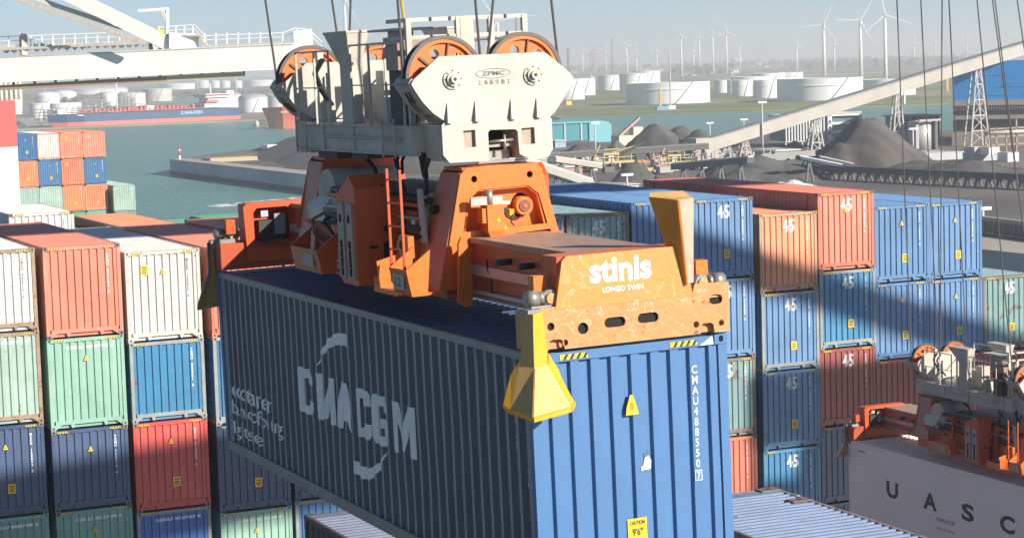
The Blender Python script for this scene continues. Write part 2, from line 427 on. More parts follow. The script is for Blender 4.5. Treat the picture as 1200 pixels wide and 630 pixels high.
stack(18.63,Y0,-5.62,[T('salmon',mk=True),T('steelblue',frame=M_FRG,mk=True),T('navy',plt=True,ff=True,mk=True,x=' marked 45'),T('mint',ser='CSLU 873254 7',tri=True),T('blue')],'fourth stack from the left')
stack(21.2,Y0,-5.5,[T('salmon'),T('grey'),T('navy'),T('blue',frame=M_FRG),T('blue')],'fifth stack from the left')
stack(23.75,Y0,-5.6,[T('brown'),T('blue'),T('grey'),T('midblue'),T('navy')],'sixth stack from the left')
stack(26.3,Y0,-5.45,[T('greyblue'),T('salmon'),T('blue')],'seventh stack from the left')
L45=13.716
R45='%s stack from the right'
stack(28.9,Y0,-5.28,[T('midblue',frame=M_FRG),T('blue'),T('navy')],R45%'ninth',L=L45)
stack(31.45,Y0,-5.29,[T('rustteal',frame=M_CAST,ff=True,x=' marked 45'),T('steelblue',ff=True,x=' marked 45'),T('blue')],R45%'eighth',L=L45)
stack(33.99,Y0,-4.99,[T('midblue',tri=True,ff=False),T('midblue'),T('rustteal'),T('salmon')],R45%'seventh',L=L45)
stack(36.47,Y0,-5.03,[T('midblue',ff=True,plt=True,x=' marked 45'),T('midblue',ff=True,x=' marked 45'),T('rustteal',ff=True,frame=M_CAST,mk=True,x=' marked 45'),T('salmon'),T('blue')],R45%'sixth',L=L45)
stack(39.2,Y0,-5.69,[T('orange',ff=True,frame=mat('tan_orange_frame',(0.42,0.28,0.18),rust=.35,dirt=.4),mk=True,x=' marked 45'),T('midblue',ff=True,plt=True,frame=M_FRG,mk=True,x=' marked 45'),T('steelblue',ff=True,plt=True,mk=True,x=' marked 45'),T('azure',ff=True,mk=True,x=' marked 45'),T('blue')],R45%'fifth',L=L45)
stack(41.68,Y0,-5.06,[T('salmon',ff=True,tri=True,x=' marked 45'),T('azure',ff=True,plt=True,frame=M_FRG,x=' marked 45'),T('darkred',ff=True,x=' marked 45'),T('navy',ff=True,x=' marked 45'),T('navy')],R45%'fourth',L=L45)
stack(44.12,Y0,-5.69,[T('midblue',tri=True,plt=True),T('midblue',tri=True,plt=True),T('darkred'),T('blue'),T('salmon')],R45%'third',L=L45)
stack(46.56,Y0,-5.71,[T('midblue',tri=True,plt=True),T('midblue',tri=True,plt=True),T('magenta'),T('salmon'),T('navy')],R45%'second',L=L45)
stack(49.03,Y0,-8.66,[T('rustteal',ff=True,plt=True,frame=M_CAST,x=' marked 45'),T('magenta'),T('navy'),T('blue')],'rightmost stack',L=L45)
stack(51.5,Y0,-11.6,[T('magenta'),T('blue')],'stack beyond the right edge',L=L45)
# second bay behind the left stacks
G2='containers in the bay behind the front stacks'
for (x,z,c,L,w) in ((12.1,-6.2,'navy',12.19,'left of the reefer'),(17.3,-6.35,'green',12.19,'right of the reefer'),
    (19.9,-6.0,'orange',12.19,'behind the salmon roofs'),(22.5,-6.4,'green',12.19,'behind the fifth stack'),
    (25.1,-6.3,'green',12.19,'behind the sixth stack'),(27.7,-6.1,'brown',12.19,'behind the seventh stack')):
    container(c,(x,79.3,z),L=L,label=f"{CN[c]} container in the rear bay, {w}",group=G2,castings=False,haz=False)
    container('blue' if c!='navy' else 'teal',(x,79.3,z-2.9),L=L,label=f"lower rear bay container, under the {CN[c]} one {w}",group=G2,castings=False,haz=False)
container('white',(14.85,79.2,-5.02),L=6.06,label='short bright white reefer container standing behind the left stacks',group=G2,sermat=M_DKPAINT)
container('grey',(14.85,79.2,-7.93),L=6.06,label='grey container right under the short bright white reefer',group=G2,castings=False)
# far stack on the left
FX,FY=44.1,230
cols=[[('blue',1),('orange',0),('palemint',0),('teal',0)],[('white',0),('blue',0),('palemint',0),('orange',0)],[('salmon',0),('salmon',0),('orange',0),('green',0)],[('salmon',0),('blue',0),('orange',0),('teal',0)]]
pos=['first','second','third','fourth']
for i,cl in enumerate(cols):
    z=-6.0
    for j,(c,n) in enumerate(cl):
        container(c,(FX+i*2.50,FY,z),label=f"{CN[c]} container of the distant stack, {TIERN[j]}, {pos[i]} column from left",group='distant container stack',castings=False,haz=False,tri=(c in('blue',)),plt=(2 if c=='salmon' else (1 if c in('orange','blue') else False)),frame=P('orange') if c in('salmon','white') else None)
        z-=2.9
for j,c in enumerate(('palemint','teal')):
    container(c,(FX+4*2.5+0.35,FY-1,-12.0-j*2.9),label=f"{CN[c]} container on the right side of the distant stack",group='distant container stack',castings=False,haz=False)
# near lower row
def near_row():
    zt=-7.9
    r=container('rustblue',(19.88-CW,32.99-L45,zt),L=L45,label='rusty pale blue container roof at the bottom, right of the hanging container',group='containers of the near row',frame=mat('rusty_blue_frame',(0.32,0.28,0.27),rust=.6,dirt=.5))
    for (x,y) in ((CW,L45-0.02),(CW,L45-1.1)):
        pd=MB(); pd.box(x-0.42,x-0.02,y-0.26,y,-0.01,0.012); pd.tube((x-0.22,y-0.12,0.011),(x-0.22,y-0.12,0.0135),0.05,m=M_DARK); pd.build('casting_pad',M_CAST,r)
    container('azure',(19.88-2*CW-0.06,32.99-L45+.1,zt-0.28),L=L45,label='bright blue container roof beside the rusty pale blue one',group='containers of the near row')
    b=container('greyblue',(11.58,35.42-12.19,zt),label='grey roofed container with dark side under the hanging container',group='containers of the near row',frame=mat('dark_rusty_frame',(0.09,0.085,0.09),rust=.4,dirt=.4))
    for ch in b.children:
        if ch.name.startswith('side_wall'): ch.material_slots[0].material=cmat('charcoal',(0.075,0.075,0.085),.1)
    me=fit(text_mesh('b',1,0.06),w=0.55,h=0.5,left=-11.3,bottom=-0.85); me=conform(me,side_profile(12.19),'left'); me.materials.append(mat('lettering_orange',(0.75,0.22,0.05))); link('emblem',me,b)
    for x,yb,n in ((17.44,19.3,4),(11.58,23.2,4),(14.7,19.5,4)):
        for j in range(0):
            container(['blue','darkred','teal','navy'][j],(x,yb,zt-2.94-j*2.9-(0.28 if x==14.7 else 0)),L=12.19,label=f"hidden support container under the near row, level {['one','two','three','four'][j]} at {['the rusty roof','the grey roof','the bright blue roof'][[17.44,11.58,14.7].index(x)]}",group='supporting containers',castings=False,haz=False) if j<1 else None
near_row()

# ------------------------------------------------------------------ the hanging container
HM=Matrix(((0.9998077801,0.00398610929,-0.01919671152,9.332771781),(-0.00391394876,0.99998513896,0.00379511,20.51296508),(0.01921155396,-0.0037192456,0.99980852337,-3.1300558),(0,0,0,1)))
held=container('midblue',(0,0,0),label='large dark blue container hanging from the orange spreader in the foreground',ser=None,haz=False,castings=True)
del held['label']; held['label']='large dark blue container hanging from the orange spreader in the foreground'
held.matrix_world=HM
M_HELD=mat('paint_held',(0.080,0.190,0.40),rough=0.38,dirt=.12,rust=.02,streak=.10,scale=.9,bump=.15)
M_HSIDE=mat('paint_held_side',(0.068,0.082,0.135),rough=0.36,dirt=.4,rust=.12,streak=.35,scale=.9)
M_HRAIL=mat('paint_held_rail_sheen',(0.28,0.28,0.27),rough=0.45,dirt=.4,rust=.12,scale=2)  # grey of the rails holds the grazing sheen, painted over the blue
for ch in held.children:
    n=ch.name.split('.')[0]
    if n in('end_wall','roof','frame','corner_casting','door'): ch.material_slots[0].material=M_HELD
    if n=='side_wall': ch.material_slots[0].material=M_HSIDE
    if n=='roof': ch.material_slots[0].material=mat('paint_held_roof_shade',(0.05,0.11,0.24),rough=0.38,dirt=.3,rust=.08,scale=.9)  # same blue paint, darkened for the shade under the spreader
M_HFLAT=mat('paint_held_flat_sheen',(0.33,0.33,0.335),rough=0.5,dirt=.4,rust=.1,streak=.3,scale=1.2)  # outward rib flats coloured grey to carry the grazing sky sheen
_done=set()
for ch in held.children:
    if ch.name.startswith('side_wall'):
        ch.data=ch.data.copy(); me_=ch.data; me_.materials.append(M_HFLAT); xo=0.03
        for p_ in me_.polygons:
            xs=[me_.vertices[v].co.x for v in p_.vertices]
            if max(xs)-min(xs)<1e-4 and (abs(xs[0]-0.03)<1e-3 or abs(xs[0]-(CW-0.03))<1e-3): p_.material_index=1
for ch in held.children:
    if ch.name.startswith('side_wall') or ch.name.startswith('end_wall'):
        bm=bmesh.new(); bm.from_mesh(ch.data)
        for k in range(7): bmesh.ops.bisect_plane(bm,geom=bm.verts[:]+bm.edges[:]+bm.faces[:],plane_co=(0,0,-0.45-k*0.33),plane_no=(0,0,1),dist=1e-5)
        end=ch.name.startswith('end_wall')
        for v in bm.verts:
            if -2.5<v.co.z<-0.3:
                w_=0.006*math.sin(v.co.y*1.7+v.co.z*2.1)+0.004*math.sin(v.co.y*4.3-v.co.z*3.3)
                if end: v.co.y+=0.004*abs(math.sin(v.co.x*3.1+v.co.z*2.3))-0.001
                else: v.co.x+=max(0,w_) if v.co.x<1.2 else -max(0,w_)
        bm.to_mesh(ch.data); bm.free()
for x in (-0.0035,CW-0.05):
    rl=MB(); rl.box(x,x+0.05,0.175,12.015,-0.09,-0.004); rl.build('top_rail',M_HRAIL,held)
    rl=MB(); rl.box(x,x+0.05,0.175,12.015,-HC+0.015,-HC+0.175); rl.build('bottom_rail',M_HRAIL,held)
SP=side_profile(12.19)
def side_text(body,y_left,y_right,z_bot,h,bold,m,name='lettering',sx=None):
    me=fit(text_mesh(body,1,bold),w=abs(y_left-y_right),h=h,left=-y_left,bottom=z_bot)
    me=conform(me,SP,'left'); me.materials.append(m); return link(name,me,held)
GL={'C':([(0,.15),(.12,0),(.88,0),(1,.12),(1,.32),(.66,.32),(.66,.2),(.36,.2),(.36,.8),(.66,.8),(.66,.68),(1,.68),(1,.88),(.88,1),(.12,1),(0,.85)],[]),
 'M':([(0,0),(.27,0),(.27,.6),(.42,.08),(.58,.08),(.73,.6),(.73,0),(1,0),(1,1),(.70,1),(.5,.42),(.30,1),(0,1)],[]),
 'A':([(0,0),(.28,0),(.34,.2),(.66,.2),(.72,0),(1,0),(.68,1),(.32,1)],[[(.42,.38),(.58,.38),(.5,.72)]]),
 'G':([(0,.15),(.12,0),(.88,0),(1,.12),(1,.55),(.52,.55),(.52,.36),(.66,.36),(.66,.2),(.36,.2),(.36,.8),(.66,.8),(.66,.68),(1,.68),(1,.88),(.88,1),(.12,1),(0,.85)],[])}
for ch_,ya_,yb_ in (('C',8.36,7.68),('M',7.52,6.80),('A',6.70,6.06),('C',5.92,5.37),('G',5.24,4.66),('M',4.55,3.74)):
    o_,h_=GL[ch_]; f_=lambda P_: [(-ya_+x*(ya_-yb_),-1.75+y*.66) for x,y in P_]
    cu=bpy.data.curves.new('g','CURVE'); cu.dimensions='2D'; cu.fill_mode='FRONT'
    for poly in [f_(o_)]+[f_(q) for q in h_]:
        sp=cu.splines.new('POLY'); sp.points.add(len(poly)-1)
        for i,p in enumerate(poly): sp.points[i].co=(p[0],p[1],0,1)
        sp.use_cyclic_u=True
    me=curve_mesh(cu,'letter'); me=conform(me,SP,'left'); me.materials.append(M_GPAINT); link('letter',me,held)
side_text('ecotainer',11.85,9.75,-2.0,0.27,0.0,M_GPAINT,'slogan'); side_text('bamboo flooring',11.86,9.3,-2.34,0.30,0.0,M_GPAINT,'slogan'); side_text('light steel',11.85,10.3,-2.66,0.28,0.0,M_GPAINT,'slogan')
side_text('SUPER  HEAVY',0.66,0.60,-1.76,0.001+1.2,0.0,M_GPAINT,'small_text') if False else None
for y,za,zb,t in ((0.60,-0.55,-1.15,'CMAU'),(0.62,-1.25,-1.75,'4885'),(0.33,-0.55,-0.85,'MAX'),(0.36,-1.3,-1.6,'45G1')):
    me=text_mesh(t,0.1,0.003,True); me=fit(me,w=0.09,h=za-zb,left=-y,bottom=zb); me=conform(me,SP,'left'); me.materials.append(M_GPAINT); link('small_text',me,held)
def swoosh(pts,wid):
    mb=MB(); n=len(pts)
    L_=[];R_=[]
    for i,(y,z) in enumerate(pts):
        a=pts[max(0,i-1)]; b=pts[min(n-1,i+1)]; dx,dz=b[0]-a[0],b[1]-a[1]; l=math.hypot(dx,dz); nx,nz=-dz/l,dx/l; w=wid[i]/2
        L_.append((-(y+nx*w),z+nz*w)); R_.append((-(y-nx*w),z-nz*w))
    for i in range(n-1): mb.face([(*L_[i],0),(*L_[i+1],0),(*R_[i+1],0),(*R_[i],0)])
    me=mb.mesh('swoosh'); bm=bmesh.new(); bm.from_mesh(me); bmesh.ops.remove_doubles(bm,verts=bm.verts,dist=1e-4); bm.to_mesh(me); bm.free()
    me=conform(me,SP,'left'); me.materials.append(M_GPAINT); link('emblem_arc',me,held)
swoosh([(7.42,-0.98),(7.25,-0.82),(7.0,-0.66),(6.7,-0.55),(6.4,-0.49),(6.05,-0.50)],[.01,.06,.11,.15,.17,.16])
swoosh([(6.08,-2.20),(5.8,-2.24),(5.5,-2.22),(5.2,-2.10),(4.98,-1.97),(4.82,-1.82)],[.18,.18,.15,.11,.06,.01])
# front end markings
for x in (0.36,1.72):
    hz=MB(); hz.box(x,x+0.34,0.006,0.011,-0.098,-0.042,M_YEL)
    for i in range(4):
        xx=x+0.035+i*0.08; hz.hexa([(xx,0.003,-0.0975),(xx+.035,0.003,-.0975),(xx+.07,0.003,-.0425),(xx+.035,0.003,-.0425)],[(xx,0.0065,-0.0975),(xx+.035,0.0065,-.0975),(xx+.07,0.0065,-.0425),(xx+.035,0.0065,-.0425)],M_BLK)
    hz.build('hazard_stripe',None,held)
t=MB(); t.prism([(2.09,-0.112),(2.27,-0.112),(2.255,-0.018)],'y',0.004,0.010); t.build('white_triangle',M_WHT,held)
t=MB(); t.prism([(1.14,-0.80),(1.30,-0.80),(1.28,-0.72),(1.235,-0.575),(1.20,-0.575),(1.15,-0.72)],'y',0.020,0.026,M_YEL); t.box(1.20,1.24,0.016,0.021,-0.74,-0.66,mat('sign_orange',(0.7,0.25,0.02))); t.build('warning_sign',None,held)
t=MB(); t.prism([(1.30,-1.44),(1.42,-1.43),(1.43,-1.34),(1.40,-1.28),(1.35,-1.30),(1.33,-1.38),(1.30,-1.40)],'y',0.022,0.027); t.build('torn_sticker',M_WHT,held)
t=MB(); t.prism([(1.345,-1.29),(1.375,-1.25),(1.39,-1.2),(1.405,-1.28)],'y',0.0235,0.0265); t.build('sticker_remnant',M_DKPAINT,held)
me=fit(text_mesh('CMAU488550',1,0.02,True,space=1.02),w=0.078,h=1.16,left=1.984,bottom=-1.49)
me=conform(me,ENDP,'front'); me.materials.append(M_WPAINT); link('serial_number',me,held)
t=MB(); t.box(1.978,2.068,0.022,0.026,-1.64,-1.52,M_WHT); t.box(1.988,2.058,0.019,0.0225,-1.63,-1.53,M_HELD); t.build('check_digit_box',None,held)
me=fit(text_mesh('7',1,0.03),w=0.045,h=0.08,left=2.0,bottom=-1.62)
for v in me.vertices: v.co=(v.co.x,0.016,v.co.y)
me.materials.append(M_WPAINT); link('check_digit',me,held)
t=MB(); t.box(1.10,1.34,0.020,0.026,-2.36,-1.965); cp=t.build('caution_plate',M_YEL,held)
for s_,z,h in (('CAUTION',-2.035,0.045),("9'6\"",-2.16,0.085),('HIGH',-2.25,0.055)):
    me=fit(text_mesh(s_,1,0.02),w=0.19 if s_!="9'6\"" else 0.13,h=h,left=1.125 if s_!="9'6\"" else 1.155,bottom=z)
    for v in me.vertices: v.co=(v.co.x,0.0165,v.co.y)
    me.materials.append(M_BLK); link('lettering',me,cp)
# ------------------------------------------------------------------ spreader and headblock
M_OR=mat('spreader_orange',(0.76,0.175,0.018),rough=.42,dirt=.35,rust=.16,scale=2.2,streak=.15,bump=.2)
M_ORSC=mat('spreader_orange_scratched',(0.76,0.29,0.07),rough=.5,dirt=.28,rust=.2,scale=3.2,scratch=.6,bump=.3)
M_ORRUST=mat('spreader_orange_rusty',(0.66,0.28,0.10),rough=.6,dirt=.4,rust=.40,scale=3.2,scratch=.7,bump=.5)
M_ORSH=mat('spreader_orange_shaded',(0.60,0.085,0.012),rough=.45,dirt=.2,rust=.12,scale=2,streak=.2)  # same orange paint, reddened and darkened for parts in shade
M_ORSHR=mat('spreader_orange_shaded_rusty',(0.46,0.07,0.02),rough=.5,dirt=.4,rust=.35,scale=3)  # rusty rear end beam, its orange also reddened for shade
M_BRN=mat('beam_worn_brown',(0.40,0.26,0.19),rough=.55,dirt=.5,rust=.25,scale=3)
M_RAIL=mat('slide_rail_steel',(0.50,0.48,0.45),rough=.4,metal=.4,dirt=.4,rust=.2,scale=4)
M_HYEL=mat('guide_yellow',(0.84,0.385,0.012),rough=.4,dirt=.15,rust=.12,scale=4,scratch=.2)
M_HAMB=mat('guide_worn_amber',(0.55,0.33,0.12),rough=.5,dirt=.5,rust=.35,scale=3)
M_HWORN=mat('guide_bare_worn',(0.50,0.42,0.33),rough=.5,dirt=.5,rust=.35,scale=5)
M_CRM=mat('headblock_cream',(0.55,0.51,0.45),rough=.5,dirt=.5,rust=.26,scale=2.2,streak=.45)
M_GRY=mat('headblock_grey',(0.53,0.485,0.42),rough=.6,dirt=.55,rust=.16,scale=2.5,streak=.4)
M_SHV=mat('sheave_orange',(0.80,0.17,0.025),rough=.45,dirt=.25,rust=.15,scale=5)
M_RIM=mat('sheave_rim_grease',(0.13,0.10,0.085),rough=.5,dirt=.6,rust=.3,scale=6)
M_RUB=mat('rubber_black',(0.015,0.015,0.016),rough=.6)
M_MACH=mat('machinery_dark',(0.035,0.035,0.037),rough=.6,dirt=.5,scale=5)
M_STL=mat('machinery_steel',(0.35,0.33,0.30),rough=.4,metal=.5,dirt=.5,rust=.35,scale=8)
M_ROPE=mat('wire_rope',(0.10,0.085,0.075),rough=.6)
M_CABY=mat('power_cable_ochre',(0.50,0.32,0.06),rough=.6)
M_PANEL=mat('guide_worn_panel',(0.40,0.33,0.29),rough=.55,dirt=.5,rust=.25,scale=5)
def pl(name,outline,holes,th,axis,c,m,parent):
    me=plate(outline,holes,th,axis,c); me.materials.append(m); return link(name,me,parent)
def spreader(label):
    S=empty('container_spreader',(0,0,0),label,'spreader')
    for end in (0,1):
        L=12.19
        def Y(y): return y if end==0 else L-y
        def PLY(c,th): return c if end==0 else L-c-th
        hol=[circ(0.62,0.235,0.065),slot(1.01,0.265,0.075,0.055),slot(1.42,0.275,0.075,0.055),circ(0.40,0.10,0.035,12),circ(2.02,0.14,0.038,12),slot(0.235,0.29,0.0,0.045,6),
             [(0.2,0.028),(0.2,0.10),(0.23,0.14),(0.33,0.14),(0.36,0.10),(0.36,0.028)]]
        out=[(0.0,0.03),(0.19,0.03),(0.2,0.12),(0.24,0.145),(0.34,0.145),(0.38,0.12),(0.39,0.03),(2.07,0.03),(2.08,0.12),(2.11,0.145),(2.2,0.145),(2.24,0.12),(2.25,0.03),(2.44,0.03),(2.45,0.58),(2.02,0.6),(1.98,0.47),(0.3,0.47),(0.3,0.5),(0.0,0.5)]
        hol=hol[:6]+[slot(2.28,0.40,0.03,0.055,6),circ(2.34,0.13,0.035,12)]
        pl('beam_face_plate',out,hol,0.03,'y',PLY(-0.07,0.03),M_ORRUST if end==0 else M_ORSHR,S)
        b=MB(); b.box(0.03,2.42,Y(-0.039),Y(0.0),0.42,0.46); b.box(0.0,2.44,Y(0.0),Y(0.34),0.035,0.455); b.box(2.0,2.44,Y(-0.035),Y(0.34),0.46,0.575)
        b.build('end_beam',M_ORRUST if end==0 else M_ORSHR,S)
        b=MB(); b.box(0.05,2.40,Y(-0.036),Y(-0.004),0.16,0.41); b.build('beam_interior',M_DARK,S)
        if end==0:
            b=MB(); fo=[(0.30,0.47),(0.40,0.99),(0.45,1.035),(1.84,1.035),(1.90,0.99),(1.985,0.47)]
            b.prism(fo,'y',-0.075,-0.02); b.build('name_plate',M_ORSC,S)
            b=MB(); b.box(0.44,1.85,-0.02,0.36,0.47,1.03); b.build('end_box',M_OR,S)
            b=MB(); b.prism([(-0.02,0.46),(-0.02,1.03),(0.36,1.03),(0.36,0.46)],'x',0.36,0.44); b.build('side_cheek',M_ORSH,S)
            me=fit(text_mesh('stinis',1,0.038),w=0.76,h=0.27,left=0.72,bottom=0.71)
            for v in me.vertices: v.co=(v.co.x,-0.0795,v.co.y)
            me.materials.append(M_WHT); link('maker_name',me,S)
            me=fit(text_mesh('LONGO TWIN',1,0.03),w=0.50,h=0.062,left=0.87,bottom=0.60)
            for v in me.vertices: v.co=(v.co.x,-0.0795,v.co.y)
            me.materials.append(M_WHT); link('maker_name',me,S)
        else:
            pl('end_frame',[(0.43,0.14),(0.40,1.02),(0.46,1.08),(1.95,1.08),(2.0,1.0),(2.0,0.14)],[[(0.60,0.36),(0.56,0.42),(0.56,0.92),(0.62,0.99),(1.12,0.99),(1.17,0.92),(1.17,0.48),(1.08,0.36)]],0.05,'y',11.80,M_ORSH,S)
            b=MB(); b.box(0.43,0.47,11.85,12.2,0.14,1.06); b.box(0.47,1.98,12.15,12.19,0.14,1.06); b.box(0.47,1.98,11.85,12.15,1.03,1.07); b.box(1.22,1.98,11.85,12.1,0.15,1.0); b.build('end_box',M_ORSH,S)
            b=MB(); b.box(0.66,1.06,11.86,12.10,0.40,0.78); b.tube((0.75,11.84,0.5),(0.75,12.1,0.5),0.1,n=12); b.build('drive_unit',M_MACH,S)
            b=MB(); b.box(0.92,1.10,11.845,11.86,0.55,0.88); b.build('control_box',mat('control_box_grey',(0.25,0.3,0.28)),S)
            b=MB(); b.box(0.70,0.82,11.845,11.86,0.84,0.94); b.build('notice',mat('notice_lilac',(0.45,0.42,0.5)),S)
        # twistlock machinery at both corners
        for sx in (0,1):
            X=lambda x: x if sx==0 else CW-x
            b=MB(); zc=0.60
            b.tube((X(0.0),Y(0.04),zc),(X(0.14),Y(0.04),zc),0.085,n=14); b.tube((X(0.14),Y(0.04),zc),(X(0.2),Y(0.04),zc),0.07,n=14)
            b.tube((X(0.28),Y(0.0),zc-.01),(X(0.30),Y(0.16),zc-.01),0.095,n=14); b.box(X(0.04),X(0.34),Y(-0.02),Y(0.2),0.455,0.52)
            b.tube((X(0.28),Y(-0.02),zc-.01),(X(0.28),Y(0.0),zc-.01),0.045,n=10)
            b.build('twistlock_drive',M_STL,S)
            b=MB(); b.tube((X(0.28),Y(-0.03),zc-.01),(X(0.28),Y(-0.005),zc-.01),0.06,n=12); b.build('drive_cap',M_HAMB if end==0 else M_HYEL,S)
            b=MB(); b.box(X(0.14),X(0.29),Y(0.12),Y(0.26),0.60,0.83); b.build('stub_post',M_OR if end==0 else M_ORSH,S)
        # corner guides
        def guide(cx,mirror,mats,nm='corner_guide'):
            mm=(lambda x: cx+x) if not mirror else (lambda x: cx-x)
            g=empty(nm); g.parent=S
            T0=(mm(-0.02),Y(-0.20),0.46);K=(mm(-0.04),Y(-0.21),-0.12);B=(mm(-0.20),Y(-0.46),-0.60)
            RT=(mm(0.10),Y(-0.16),0.47);RK=(mm(0.13),Y(-0.18),0.02);RKi=(mm(0.12),Y(-0.19),-0.10);RB=(mm(0.27),Y(-0.40),-0.55)
            WR=(mm(0.36),Y(-0.30),-0.51);WM=(mm(0.25),Y(-0.16),-0.18)
            LT=(mm(-0.10),Y(-0.05),0.46);LK=(mm(-0.11),Y(-0.04),-0.02);LB=(mm(-0.30),Y(-0.12),-0.55);WL=(mm(-0.34),Y(-0.02),-0.50);WLM=(mm(-0.22),Y(0.02),-0.2)
            b=MB(); b.face([T0,RT,RK,RKi,K]); b.face([K,RKi,RB,B]); 
            o=b.build('front_blade',mats[0],g); so_=o.modifiers.new('s','SOLIDIFY'); so_.thickness=0.014
            b=MB(); b.face([T0,K,LK,LT]); b.face([K,B,LB,LK]); o=b.build('side_blade',mats[1],g); o.modifiers.new('s','SOLIDIFY').thickness=0.014
            b=MB(); b.face([RKi,RK,WM,RB]); b.face([RB,WM,WR]); o=b.build('wing',mats[2],g); o.modifiers.new('s','SOLIDIFY').thickness=0.014
            b=MB(); b.face([LK,LB,WLM]); b.face([LB,WL,WLM]); o=b.build('wing',mats[2],g); o.modifiers.new('s','SOLIDIFY').thickness=0.014
            B2=(B[0],B[1],B[2]-0.05);RB2=(RB[0],RB[1],RB[2]-0.05);LB2=(LB[0],LB[1],LB[2]-0.05);WR2=(WR[0],WR[1],WR[2]-0.04);WL2=(WL[0],WL[1],WL[2]-0.04)
            b=MB(); b.face([B,RB,RB2,B2]); b.face([B,B2,LB2,LB]); b.face([RB,WR,WR2,RB2]); b.face([LB,LB2,WL2,WL]); o=b.build('lip',mats[3],g); o.modifiers.new('s','SOLIDIFY').thickness=0.018
            b=MB(); b.box(mm(-0.06),mm(0.10),Y(-0.14),Y(0.02),0.36,0.50); b.build('hinge_block',M_STL,g)
            return g
        if end==0:
            guide(0,False,(M_HYEL,M_HAMB,M_HYEL,M_HYEL))
            # raised guide at the right corner
            g=empty('corner_guide'); g.parent=S
            rb=(1.90,-0.10,0.60);rt=(1.76,-0.22,1.56);lt=(1.54,0.02,1.60);lb=(1.86,0.0,0.62);rrb=(1.99,-0.10,0.62);rrt=(2.00,-0.16,1.56);tm=(1.93,-0.05,1.64);tl=(1.58,0.06,1.64)
            b=MB(); b.face([rb,rrb,rrt,rt]); o=b.build('front_blade',M_HWORN,g); o.modifiers.new('s','SOLIDIFY').thickness=0.014
            b=MB(); b.face([lb,rb,rt,lt]); o=b.build('side_blade',mat('guide_brown_orange',(0.50,0.21,0.03),dirt=.3,rust=.1,scale=3),g); o.modifiers.new('s','SOLIDIFY').thickness=0.014
            b=MB(); b.face([rt,rrt,tm,tl,lt]); o=b.build('lip',M_HAMB,g); o.modifiers.new('s','SOLIDIFY').thickness=0.016
            b=MB(); b.face([(1.895,-.112,.6),(1.915,-.112,.6),(1.785,-.236,1.55),(1.757,-.236,1.56)]); o=b.build('edge_strip',M_OR,g); o.modifiers.new('s','SOLIDIFY').thickness=0.01
        else:
            guide(0,False,(M_HAMB,M_PANEL,M_HWORN,M_HAMB)); 
            guide(CW,True,(M_HAMB,M_HAMB,M_HYEL,M_HAMB))
        # telescopic beam
        bo=0.0 if end==0 else 0.5
        b=MB(); b.box(0.75+bo,1.68+bo,Y(0.36),Y(3.35),0.32,0.96); b.build('telescopic_beam',mat('beam_red',(0.52,0.12,0.06),rough=.42,dirt=.3,rust=.1,scale=2),S)
        b=MB(); b.box(0.70+bo,1.75+bo,Y(0.30),Y(3.35),0.96,1.025); b.box(0.72+bo,1.72+bo,Y(0.36),Y(3.35),0.28,0.32); b.build('beam_flange',M_BRN,S)
        b=MB(); b.box(0.66+bo,0.75+bo,Y(0.36),Y(3.3),0.58,0.70); b.box(0.66+bo,0.745+bo,Y(0.36),Y(3.3),0.35,0.40); b.build('slide_rail',M_RAIL,S)
        b=MB(); b.tube((0.56+bo,Y(2.1),0.80),(0.76+bo,Y(2.1),0.80),0.04,n=10); b.build('cylinder_pin',M_MACH,S); b=MB(); b.tube((0.56+bo,Y(1.45),0.80),(0.76+bo,Y(1.45),0.80),0.04,n=10); b.build('cylinder_pin',M_MACH,S)
        b=MB(); b.path([(0.70+bo,Y(2.7),0.78),(0.66,Y(2.6),0.70),(0.68,Y(2.55),0.55),(0.66,Y(2.5),0.42),(0.70,Y(2.4),0.36)],0.014,n=6); b.build('hose',M_RUB,S)
    # main frame
    b=MB()
    for x in (0.42,1.72): b.box(x,x+0.3,3.35,8.85,0.28,1.0)
    b.box(0.75,1.70,5.2,7.0,0.3,0.9); b.build('main_frame',M_ORSH,S)
    b=MB(); b.box(0.72,1.70,3.9,7.3,1.0,1.28); b.box(0.85,1.55,4.1,7.3,1.28,1.5); b.build('hydraulic_unit',M_MACH,S)
    b=MB(); b.box(0.50,1.95,4.2,7.2,1.52,1.56); b.build('cover_deck',mat('deck_grey_green',(0.13,0.14,0.13),dirt=.5),S)
    for i in range(5):
        b=MB(); x=0.5+0.04*i; b.path([(x,3.9,1.35-.03*i),(x-.02,4.8,1.20-.04*i),(x,5.8,1.22),(x,6.9,1.3)],0.022,n=6); b.build('hose',M_RUB,S)
    b=MB(); b.hexa([(0.34,3.75,0.95),(0.37,3.75,0.95),(0.37,3.93,0.95),(0.34,3.93,0.95)],[(0.34,3.85,1.62),(0.37,3.85,1.62),(0.37,3.98,1.62),(0.34,3.98,1.62)]); b.build('link_plate',M_GRY,S)
    for (x0,x1,ya,yb_,z0,z1,mm3,nm) in ((0.40,0.66,4.15,4.55,1.02,1.32,M_ORSH,'junction_box'),(0.40,0.60,6.0,6.6,1.02,1.42,M_MACH,'valve_cabinet'),(0.44,0.62,3.95,4.10,1.0,1.55,M_GRY,'stand_plate'),(0.30,0.42,4.05,4.40,0.72,0.98,M_ORSH,'clamp_block'),(0.28,0.42,5.75,6.15,0.60,0.95,M_MACH,'pump')):
        b=MB(); b.box(x0,x1,ya,yb_,z0,z1); b.box(x0-.01,x0+.03,ya+.04,yb_-.04,z0+.04,z1-.04); b.build(nm,mm3,S)
    b=MB(); b.box(0.384,0.391,4.22,4.34,1.14,1.26); b.build('notice',M_WHT,S)
